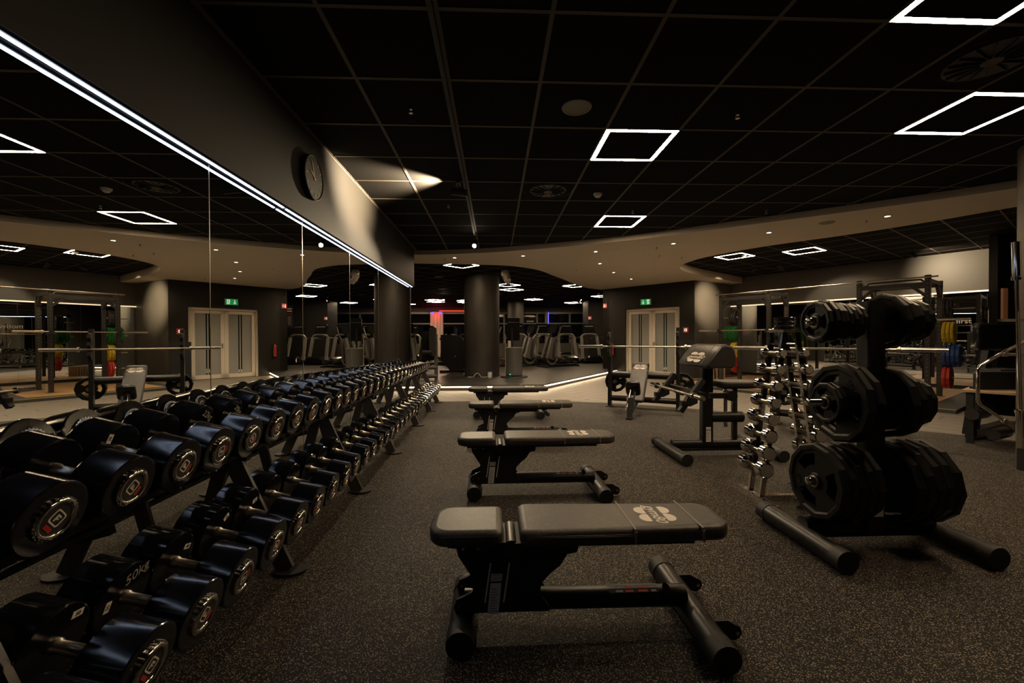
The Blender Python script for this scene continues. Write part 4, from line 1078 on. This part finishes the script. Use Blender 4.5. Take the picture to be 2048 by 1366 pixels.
stack(1, 1, [(.135, .032, .0, None), (.140, .034, .002, None), (.150, .036, .003, None), (.190, .042, .004, None), (.195, .044, .003, None)], 'middle right', ZT[1])
stack(2, -1, [(.210, .046, .0, ('15KG', -1.9)), (.208, .046, .003, None), (.208, .046, .003, None), (.206, .046, .003, None), (.206, .046, .003, None)], 'lower left', ZT[2])
stack(2, 1, [(.224, .050, .0, None), (.224, .050, .003, None), (.224, .050, .003, None), (.222, .050, .003, None), (.222, .050, .003, None)], 'lower right', ZT[2])

# ------------------------------------------------------------------ lifting platforms and rig
for k, (s0, s1, nm) in enumerate(((-.62, 1.60, 'under the far lifting rack'), (2.33, 3.92, 'under the near lifting rack'))):
    t = thing('lifting_platform', 'lifting platform with oak centre '+nm, 'platform', M=RIG, group='lifting platforms')
    b = MB(); b.box(s0-.35, s1+.35, -1.05, QW-.03, -.004, .055); b.build('base', 'platform_rubber', t)
    nb = 10
    for j in range(nb):
        a_, c_ = s0+(s1-s0)*j/nb, s0+(s1-s0)*(j+1)/nb
        b = MB(); b.box(a_+.001, c_-.001, -.72, QW-.35, .055, .062); b.build('oak_board', 'oak_platform', t)
    b = MB(); b.box(s0-.35, s1+.35, -1.05, -1.02, .055, .057); b.build('edge_tape', 'yellow_tape', t)
    b = MB(); b.box(s0-.35, s0-.32, -1.02, QW-.1, .055, .057); b.build('edge_tape', 'yellow_tape', t)
rg = thing('power_rig', 'black steel power rig with two cages and pull-up bars', 'rig', M=RIG)
PS = (0, 1.11, 2.78, 3.76); QD = .92; RH = 2.30; Z0 = .055
for s_ in PS:
    for q_ in (0, QD):
        zt = RH if q_ == 0 else RH-.04
        b = MB(); b.box(s_-.038, s_+.038, q_-.038, q_+.038, Z0, zt); po = b.build('post', 'rig_steel', rg)
        b = MB()
        for k in range(26):
            z = .35+.075*k
            b.prism(disc(s_, z, .011, 8), -.0388+q_, -.0384+q_, Matrix(((1, 0, 0, 0), (0, 0, 1, 0), (0, 1, 0, 0), (0, 0, 0, 1))))
            b.prism(disc(q_, z, .011, 8), s_-.0388, s_-.0384, Matrix(((0, 0, 1, 0), (1, 0, 0, 0), (0, 1, 0, 0), (0, 0, 0, 1))))
        o = b.build('peg_holes', 'grey_powder', po); o['kind'] = 'stuff'
        b = MB(); b.cb((s_, q_, Z0+.006), (.14, .14, .012)); b.build('foot_plate', 'rig_steel', po)
for a_, c_ in ((0, 1.11), (2.78, 3.76)):
    for q_, z in ((0, 2.14), (QD, 2.18)):
        b = MB(); b.bar((a_+.038, q_, z), (c_-.038, q_, z), .06, .075); b.build('cross_member', 'rig_steel', rg)
    b = MB(); b.tube([(a_+.03, .10, 2.16), (a_+.12, .12, 2.24), (c_-.12, .12, 2.24), (c_-.03, .10, 2.16)], .016, 10); b.build('pull_up_bar', 'black_paint', rg)
    for s_ in (a_, c_):
        b = MB(); b.bar((s_, .038, 2.2), (s_, QD-.038, 2.2), .06, .07); b.build('side_beam', 'rig_steel', rg)
        sg = 1 if s_ == a_ else -1
        b = MB(); b.bar((s_+sg*.03, 0, 1.93), (s_+sg*.22, 0, 2.12), .05, .05, (0, 1, 0)); b.build('gusset', 'rig_steel', rg)
        b = MB(); b.bar((s_, QD-.03, 1.95), (s_, QD-.24, 2.17), .05, .05, (1, 0, 0)); b.build('gusset', 'rig_steel', rg)
        b = MB(); b.box(s_-.045, s_+.045, -.12, .045, .92, .97); b.box(s_-.04, s_+.04, -.12, -.10, .97, 1.03); b.build('spotter_arm', 'matte_black', rg)
b = MB(); b.cyl((-.12, -.05, 2.26), (3.9, -.05, 2.26), .015, n=10); b.build('long_pull_up_bar', 'brushed', rg)
for s_ in PS:
    b = MB(); b.bar((s_, 0, 2.26), (s_, -.06, 2.26), .04, .05); b.build('bar_bracket', 'rig_steel', rg)
for s_, zb in ((0, 1.37), (1.11, 1.37), (2.78, 1.50), (3.76, 1.50)):
    b = MB(); b.box(s_-.042, s_+.042, -.10, -.038, zb-.06, zb-.02); b.box(s_-.042, s_+.042, -.115, -.10, zb-.06, zb+.03); b.build('bar_cup', 'matte_black', rg)
barbell(RIG @ T(.56, -.072, 1.367), 'steel barbell racked in the far lifting cage')
barbell(RIG @ T(3.2, -.072, 1.497), 'steel barbell racked in the near lifting cage')
def peg_plates(s0, sg, q_, z, cols, nm):
    b = MB(); b.cyl((s0+sg*.036, q_, z), (s0+sg*.46, q_, z), .012, n=10); b.build('storage_peg', 'brushed', rg)
    x = s0+sg*.05
    for i, (mat, col, th, Rr) in enumerate(cols):
        x += sg*th/2
        plate(RIG @ T(x, q_, z), Rr, th-.003, '%s %s bumper plate on the %s, counted from the post' % (nth(i+1), col, nm), 'bumper plates on the rig', mat, False); x += sg*th/2
gr = lambda n, c, th, Rr: [(c+'_bumper', c, th, Rr)]*n
peg_plates(0, -1, QD, 1.72, gr(3, 'black', .055, .205), 'far cage top peg')
peg_plates(0, -1, QD, 1.29, gr(7, 'green', .042, .205), 'far cage second peg')
peg_plates(0, -1, QD, .86, gr(3, 'yellow', .045, .205), 'far cage third peg')
peg_plates(0, -1, QD, .46, gr(2, 'red', .055, .205), 'far cage bottom peg')
peg_plates(3.76, 1, QD, 1.72, gr(2, 'black', .055, .205), 'near cage top peg')
peg_plates(3.76, 1, QD, 1.27, gr(3, 'yellow', .055, .205), 'near cage second peg')
peg_plates(3.76, 1, QD, .84, gr(4, 'blue', .060, .205), 'near cage third peg')
peg_plates(3.76, 1, QD, .42, gr(2, 'red', .060, .205), 'near cage bottom peg')
# small slatted box by the corner
t = thing('vent_crate', 'small pale slatted crate on the floor by the corner wall', 'crate', (6.05, 11.35, .0), R(-20))
b = MB(); b.box(-.22, .22, -.12, .14, 0, .05); b.build('base', 'matte_black', t)
for k in range(5):
    b = MB(); b.box(-.20+.09*k, -.165+.09*k, -.12, .12, .05, .36); b.build('slat', 'birch', t)

# ------------------------------------------------------------------ right edge: table, cable machine, upright barbell, leg machine
A0 = Vector((5.30, 4.56))
t = thing('step_table', 'low table with birch top and black legs by the right edge', 'table', M=T(A0.x, A0.y, 0) @ RZ(ARZ))
b = MB(); b.box(-.03, .46, -.03, .48, .575, .60); b.build('tabletop', 'birch', t)
for x, y in ((.03, .03), (.40, .03), (.03, .42), (.40, .42)):
    b = MB(); b.box(x-.03, x+.03, y-.03, y+.03, 0, .575); b.build('leg', 'matte_black', t)
b = MB(); b.box(.0, .43, .40, .44, .30, .36); b.build('stretcher', 'matte_black', t)
cmx = thing('cable_machine', 'chrome cable machine frame cut off by the right edge', 'machine', (4.80, 3.70, 0))
W = T(-4.80, -3.70, 0)
b = MB(); b.box(4.58, 4.66, 3.43, 3.48, .0, 1.42, W); b.build('slotted_post', 'brushed', cmx)
b = MB()
for k in range(26): b.box(4.585, 4.635, 3.427, 3.431, .34+.038*k, .352+.038*k, W)
o = b.build('slots', 'matte_black', cmx); o['kind'] = 'stuff'
b = MB(); b.tube([(4.90, 3.70, 1.17), (4.72, 3.72, 1.07), (4.50, 3.75, .93), (4.475, 3.75, .89), (4.475, 3.75, .61), (4.50, 3.75, .565), (4.72, 3.72, .405), (4.90, 3.70, .275)], .014, 10, W); b.build('hand_frame', 'chrome', cmx)
for z in (1.035, .415):
    b = MB(); b.tube([(4.71, 3.72, z), (4.95, 3.66, z-.01), (5.2, 3.40, z-.02)], .014, 10, W); b.build('cross_tube', 'chrome', cmx)
    b = MB(); b.cyl((4.70, 3.705, z), (4.70, 3.735, z), .024, n=12, M=W); b.build('joint', 'chrome', cmx)
b = MB(); b.box(4.69, 4.92, 3.47, 3.62, 0, .19, W); b.build('foot', 'matte_black', cmx)
b = MB(); b.cyl((4.73, 3.55, .19), (4.73, 3.55, .30), .045, n=16, M=W); b.build('socket', 'chrome', cmx)
t = thing('upright_barbell', 'barbell stored upright on its sleeve beside the right column', 'barbell', (4.72, 3.60, .20), 0, 'long barbells')
barbell_parts(t, 1.84, .34, T(-.045, 0, .92) @ RY(R(-92)), .031)
for ch in t.children: ch.data.materials[0] = MT['chrome']
ps2 = thing('seated_machine', 'black seated leg machine with padded back and foam rollers', 'machine', (6.3, 5.2, 0))
W = T(-6.3, -5.2, 0)
b = MB(); b.pad(rrect(6.17, 6.75, 1.02, 1.37, .05, 4), -.06, .06, .03, W @ T(0, 5.22, 0) @ RX(PI/2)); b.build('back_pad', 'gloss_black', ps2)
b = MB(); b.prism(rrect(5.42, 5.95, .34, .80, .03, 3), -.03, .03, W @ T(0, 4.56, 0) @ RX(PI/2)); b.build('weight_shroud', 'matte_black', ps2)
b = MB(); b.bar((6.2, 5.25, .0), (6.5, 5.3, 1.2), .08, .08, (0, 1, 0), W); b.bar((5.55, 4.72, .06), (6.7, 5.25, .06), .10, .10, (0, 0, 1), W); b.bar((5.5, 4.70, .06), (5.5, 4.62, .62), .08, .08, (0, 1, 0), W); b.build('frame', 'black_metal', ps2)
for z, x in ((.33, 5.30), (.10, 5.55)):
    b = MB(); b.cyl((x, 4.50, z), (x+.3, 4.62, z), .06, n=16, M=W); b.build('foam_roller', 'leather_dark', ps2)
b = MB(); b.box(6.2, 6.6, 4.95, 5.3, .73, .79, W); b.build('seat', 'leather_dark', ps2)
b = MB(); b.box(4.655, 4.70, 3.70, 3.72, 1.36, 1.64, T(-4.80, -3.70, 0)); b.build('wood_grip', 'brown_wood', cmx)
b = MB(); b.bar((4.63, 3.71, 1.345), (4.95, 3.66, 1.345), .03, .025, (0, 0, 1), T(-4.80, -3.70, 0)); b.build('grip_bracket', 'chrome', cmx)

# ------------------------------------------------------------------ cardio hall
PT = .125
def make_treadmill(label, M):
    t = thing('treadmill', label, 'treadmill', M=M, group='treadmills in the cardio hall')
    b = MB(); b.prism(rrect(-.42, .42, -.85, 1.05, .06, 3), .03, .19); b.build('deck', 'black_paint', t)
    b = MB(); b.box(-.27, .27, -.55, 1.02, .19, .196); b.build('belt', 'platform_rubber', t)
    for sg in (-1, 1):
        b = MB(); b.box(sg*.42-.05, sg*.42+.05, -.55, 1.0, .15, .215); b.build('side_rail', 'silver_plastic', t)
        b = MB(); b.bar((sg*.40, -.62, .18), (sg*.36, -.40, 1.12), .10, .09, (0, 1, 0)); b.build('upright', 'silver_plastic', t)
        b = MB(); b.tube([(sg*.37, -.42, 1.10), (sg*.40, -.1, 1.08), (sg*.40, .25, 1.02)], .028, 10); b.build('handrail', 'black_paint', t)
        b = MB(); b.cyl((sg*.40-.05, -.80, .10), (sg*.40+.05, -.80, .10), .07, n=14); b.build('wheel', 'matte_black', t)
    b = MB(); b.loft([rrect(-.36, .36, -.95, -.45, .08, 3)and[(x, y, .08) for x, y in rrect(-.36, .36, -.98, -.45, .08, 3)], [(x, y, .26) for x, y in rrect(-.35, .35, -.95, -.47, .08, 3)], [(x, y, .33) for x, y in rrect(-.30, .30, -.86, -.52, .08, 3)]]); b.build('motor_hood', 'gloss_black', t)
    b = MB(); b.tube([(-.37, -.40, 1.10), (-.30, -.42, 1.19), (-.15, -.43, 1.24), (.15, -.43, 1.24), (.30, -.42, 1.19), (.37, -.40, 1.10)], .045, 12); b.build('console_arch', 'silver_plastic', t)
    Mc = T(0, -.42, 1.25) @ RX(R(-18))
    b = MB(); b.prism(rrect(-.28, .28, 0, .42, .07, 3), -.05, .05, Mc @ RX(PI/2)); cs = b.build('console', 'gloss_black', t)
    b = MB(); b.box(-.20, .20, -.054, -.05, .30, .33, Mc); b.build('vent_trim', 'grey_powder', cs)
    b = MB(); b.box(-.2, .2, .05, .053, .10, .34, Mc); b.build('screen', 'screen_blue', cs)
    return t
tm = make_treadmill('right most treadmill beside the dark wall corner', T(3.95, 18.45, PT) @ RZ(R(14)))
dup(tm, 'treadmill left of the one beside the wall corner', T(2.91, 18.19, PT) @ RZ(R(14)))
dup(tm, 'treadmill partly hidden behind the cross trainers', T(1.87, 17.93, PT) @ RZ(R(14)))
dup(tm, 'treadmill facing the other way with a lit blue screen', T(3.72, 21.3, PT) @ RZ(R(190)))
dup(tm, 'farther treadmill facing the other way near the windows', T(2.64, 21.1, PT) @ RZ(R(190)))
for x, y, lb in ((.83, 17.67, 'treadmill between the kiosk and the cross trainers'), (-2.2, 20.4, 'treadmill in front of the red lit window'), (-3.9, 20.0, 'treadmill in front of the ribbed panel'), (4.99, 18.71, 'treadmill behind the dark return wall, seen in the mirror')):
    dup(tm, lb, T(x, y, PT) @ RZ(R(14)))
def make_cross(label, M):
    t = thing('cross_trainer', label, 'cross trainer', M=M, group='cross trainers in the cardio hall')
    b = MB(); b.bar((0, -.75, .05), (0, .75, .05), .16, .08); b.bar((-.32, -.72, .03), (.32, -.72, .03), .09, .06); b.bar((-.28, .72, .03), (.28, .72, .03), .09, .06); b.build('base', 'matte_black', t)
    b = MB(); b.cyl((-.10, -.38, .33), (.10, -.38, .33), .25, n=28); b.build('flywheel_cover', 'black_paint', t)
    for sg in (-1, 1):
        b = MB(); b.lathe([(sg*.10, .17), (sg*.112, .18), (sg*.112, .25), (sg*.10, .255)], 28, T(0, -.38, .33)); b.build('flywheel_ring', 'silver_plastic', t)
        b = MB(); b.bar((sg*.20, -.34, .38), (sg*.22, .68, .16), .055, .05); b.build('pedal_arm', 'grey_powder', t)
        b = MB(); b.cb((sg*.22, .30, .27), (.15, .36, .05)); b.build('pedal', 'matte_black', t)
        b = MB(); b.tube([(sg*.24, -.42, .36), (sg*.26, -.36, .95), (sg*.26, -.20, 1.18), (sg*.22, -.05, 1.48)], .024, 10); b.build('handle_arm', 'black_paint', t)
        b = MB(); b.bar((sg*.16, -.52, .30), (sg*.14, -.28, 1.05), .12, .30, (0, 1, 0)); b.build('shroud', 'grey_powder', t)
    b = MB(); b.bar((0, -.48, .3), (0, -.30, 1.25), .14, .12, (0, 1, 0)); b.build('column', 'black_metal', t)
    b = MB(); b.prism(rrect(-.22, .22, 0, .34, .05, 3), -.03, .03, T(0, -.33, 1.24) @ RX(R(-22)) @ RX(PI/2)); cs = b.build('console', 'gloss_black', t)
    b = MB(); b.box(-.17, .17, .031, .034, .05, .28, T(0, -.33, 1.24) @ RX(R(-22))); b.build('screen', 'dark_glass', cs)
    return t
ct = make_cross('cross trainer with pale flywheel ring beside the treadmills', T(2.38, 15.75, PT) @ RZ(R(-62)))
for (x, y, a, lb) in [(1.62, 16.35, -62, 'cross trainer behind the first, nearer the kiosk'), (.15, 15.8, -55, 'cross trainer just right of the round column'), (-2.55, 17.2, -20, 'cross trainer left of the dark panel machine'),
                      (-1.75, 17.5, -20, 'cross trainer above the dark panel machine'), (-1.05, 17.4, -20, 'cross trainer just left of the round column'), (-3.75, 16.5, -20, 'cross trainer in the gap beside the mirror end'), (-3.0, 14.3, 25, 'cross trainer nearest the mirror end')]:
    dup(ct, lb, T(x, y, PT) @ RZ(R(a)))
# strength machines left of the column
t = thing('panel_machine', 'strength machine with a tall dark chamfered side panel', 'machine', (-1.30, 13.1, PT))
P = [(-.36, .42), (-.08, .08), (.30, .06), (.36, .14), (.36, .98), (.22, 1.16), (-.36, 1.18)]
b = MB(); b.prism(P[::-1], -.05, .05, RX(PI/2)); b.build('side_panel', 'grey_powder' if 0 else 'black_paint', t)
b = MB(); b.bar((-.4, .0, .05), (.55, .1, .05), .10, .08); b.bar((-.1, .5, .05), (.6, .5, .05), .1, .08); b.build('base', 'black_metal', t)
b = MB(); b.tube([(.30, .12, .9), (.50, .2, .95), (.55, .1, .75)], .022, 10); b.build('handle', 'silver_plastic', t)
b = MB(); b.cb((.45, .3, .55), (.35, .35, .07)); b.build('seat', 'leather_dark', t)
b = MB(); b.cyl((.08, -.052, .52), (.08, -.056, .52), .02, n=10); b.build('badge', 'gold', t)
t = thing('chest_machine', 'strength machine with grey post and padded arm in front of the panel machine', 'machine', (-1.72, 11.0, PT))
b = MB(); b.bar((.20, 0, .0), (.20, 0, 1.18), .08, .10, (0, 1, 0)); b.build('post', 'grey_powder', t)
b = MB(); b.prism(rrect(-.18, .16, .50, 1.26, .06, 3), -.06, .06, T(0, .2, 0) @ RX(PI/2)); b.build('shroud', 'black_paint', t)
b = MB(); b.prism(rrect(.04, .22, .62, 1.36, .05, 3), -.05, .05, T(0, -.06, 0) @ RX(PI/2)); b.build('back_pad', 'leather_dark', t)
b = MB(); b.cyl((-.12, -.12, .72), (.12, -.12, .72), .05, n=14); b.build('roller_pad', 'leather_dark', t)
for z in (.10, .32):
    b = MB(); b.cyl((-.35, -.02, z), (.22, -.02, z), .05, n=16); b.build('base_tube', 'grey_powder', t)
# kiosk beside the column
t = thing('kiosk', 'dark cylindrical kiosk with an upright black screen on a round base', 'kiosk', (.52, 11.55, PT))
b = MB(); b.cyl((0, 0, 0), (0, 0, .045), .38, .36, n=36); b.build('base', 'matte_black', t)
b = MB(); b.lathe([(.045, 0), (.045, .20), (.07, .225), (.80, .225), (.82, .205), (.82, 0)], 36, RY(-PI/2)); b.build('body', 'grey_powder', t)
b = MB(); b.cyl((-.05, .02, .82), (-.05, .02, 1.35), .025, n=12); b.build('pole', 'black_metal', t)
b = MB(); b.prism(rrect(-.18, .16, 1.0, 1.62, .03, 3), -.03, .03, T(0, .05, 0) @ RX(PI/2)); sc = b.build('screen_case', 'gloss_black', t)
b = MB(); b.box(-.16, .14, .0185, .0195, 1.50, 1.505); b.build('screen_line', 'grey_print', sc)
b = MB(); b.cyl((-.235, 0, .02), (-.235, 0, 1.17), .012, n=10); b.build('wood_strip', 'birch', t)
b = MB(); b.cyl((-.12, -.225, .10), (-.12, -.235, .10), .012, n=10); b.build('status_light', 'green_led', t)
t = thing('canister', 'small white canister at the foot of the round column', 'canister', (-.14, 11.52, PT))
b = MB(); b.lathe([(0, 0), (0, .055), (.012, .06), (.14, .06), (.15, .055), (.15, 0)], 24, RY(-PI/2)); b.build('body', 'white_plastic', t)
b = MB(); b.lathe([(.15, .054), (.175, .05), (.175, 0)], 24, RY(-PI/2)); b.build('lid', 'blue_bumper', t)
rn = random.Random(5); pts = [(-.75+.075*k, 11.58+.03*math.sin(k*1.9), PT+.012+(.09 if k in (3, 4) else .0)) for k in range(9)]
b = MB(); b.tube(cat_rom(pts, 5), .008, 8); o = b.build('power_cable', 'cable_white'); tag(o, 'white power cable lying at the foot of the round column', 'cable')
# red lit panel by the windows
t = thing('ribbed_panel', 'pale ribbed panel lit red and blue by the far windows', 'panel', (-3.25, 23.85, PT))
b = MB(); b.box(-.36, .36, 0, .1, 0, 2.55); b.build('backing', 'ribbed_panel', t)
for k in range(5):
    b = MB(); b.box(-.34+.16*k, -.29+.16*k, -.05, 0, 0, 2.5); b.build('rib', 'ribbed_panel', t)
for x in (-.24, .22):
    b = MB(); b.box(x-.08, x+.08, -.10, -.06, 2.46, 2.50); b.build('blue_light', 'blue_glow', t)
t = thing('red_light_strip', 'thin red light strip above the far window', 'light strip', (-2.2, 23.8, 2.72))
b = MB(); b.box(-.9, .9, -.02, .02, -.02, .02); b.build('strip', 'red_glow', t)
lamp('red_lamp', 'POINT', 9, (1, .08, .05), T(-1.05, -.35, -.25), t, .05)
# window column with blue edge
t = thing('window_column', 'pale window column with a blue lit edge', 'column', (2.92, 23.9, PT))
b = MB(); b.box(-.09, .09, -.06, .06, 0, 2.55); b.build('shaft', 'silver_plastic', t)
b = MB(); b.box(.09, .12, -.06, .06, 1.9, 2.5); b.build('blue_light', 'blue_glow', t)
# hanging stage light
t = thing('hanging_spotlight', 'chrome hanging spotlight near the far wall corner', 'spotlight', (3.55, 17.6, CE))
b = MB(); b.cyl((0, 0, -.14), (0, 0, 0), .012, n=8); b.build('mount', 'matte_black', t)
b = MB(); b.cyl((-.06, -.08, -.26), (.05, .06, -.16), .07, .05, n=16); b.build('head', 'chrome', t)

t = thing('hanging_banner', 'narrow black banner with white print behind the treadmills', 'banner', (5.72, 18.9, PT+1.55), R(10))
b = MB(); b.box(-.17, .17, -.01, .01, 0, 1.0); bn_ = b.build('cloth', 'ink', t)
b = MB(); b.box(-.12, .12, -.013, -.01, .80, .86); b.box(-.12, .12, -.013, -.01, .70, .75); b.build('headline', 'white_print', bn_)
b = MB(); b.box(-.12, .12, -.013, -.01, .58, .62); b.build('red_stripe', 'red_print', bn_)
b = MB()
for k in range(9): b.box(-.09, .09-.02*(k % 3), -.013, -.01, .12+.045*k, .14+.045*k)
b.build('small_print', 'grey_print', bn_)
b = MB(); b.cyl((0, 0, 1.0), (0, 0, CE-PT-1.55), .004, n=6); b.build('cord', 'matte_black', t)
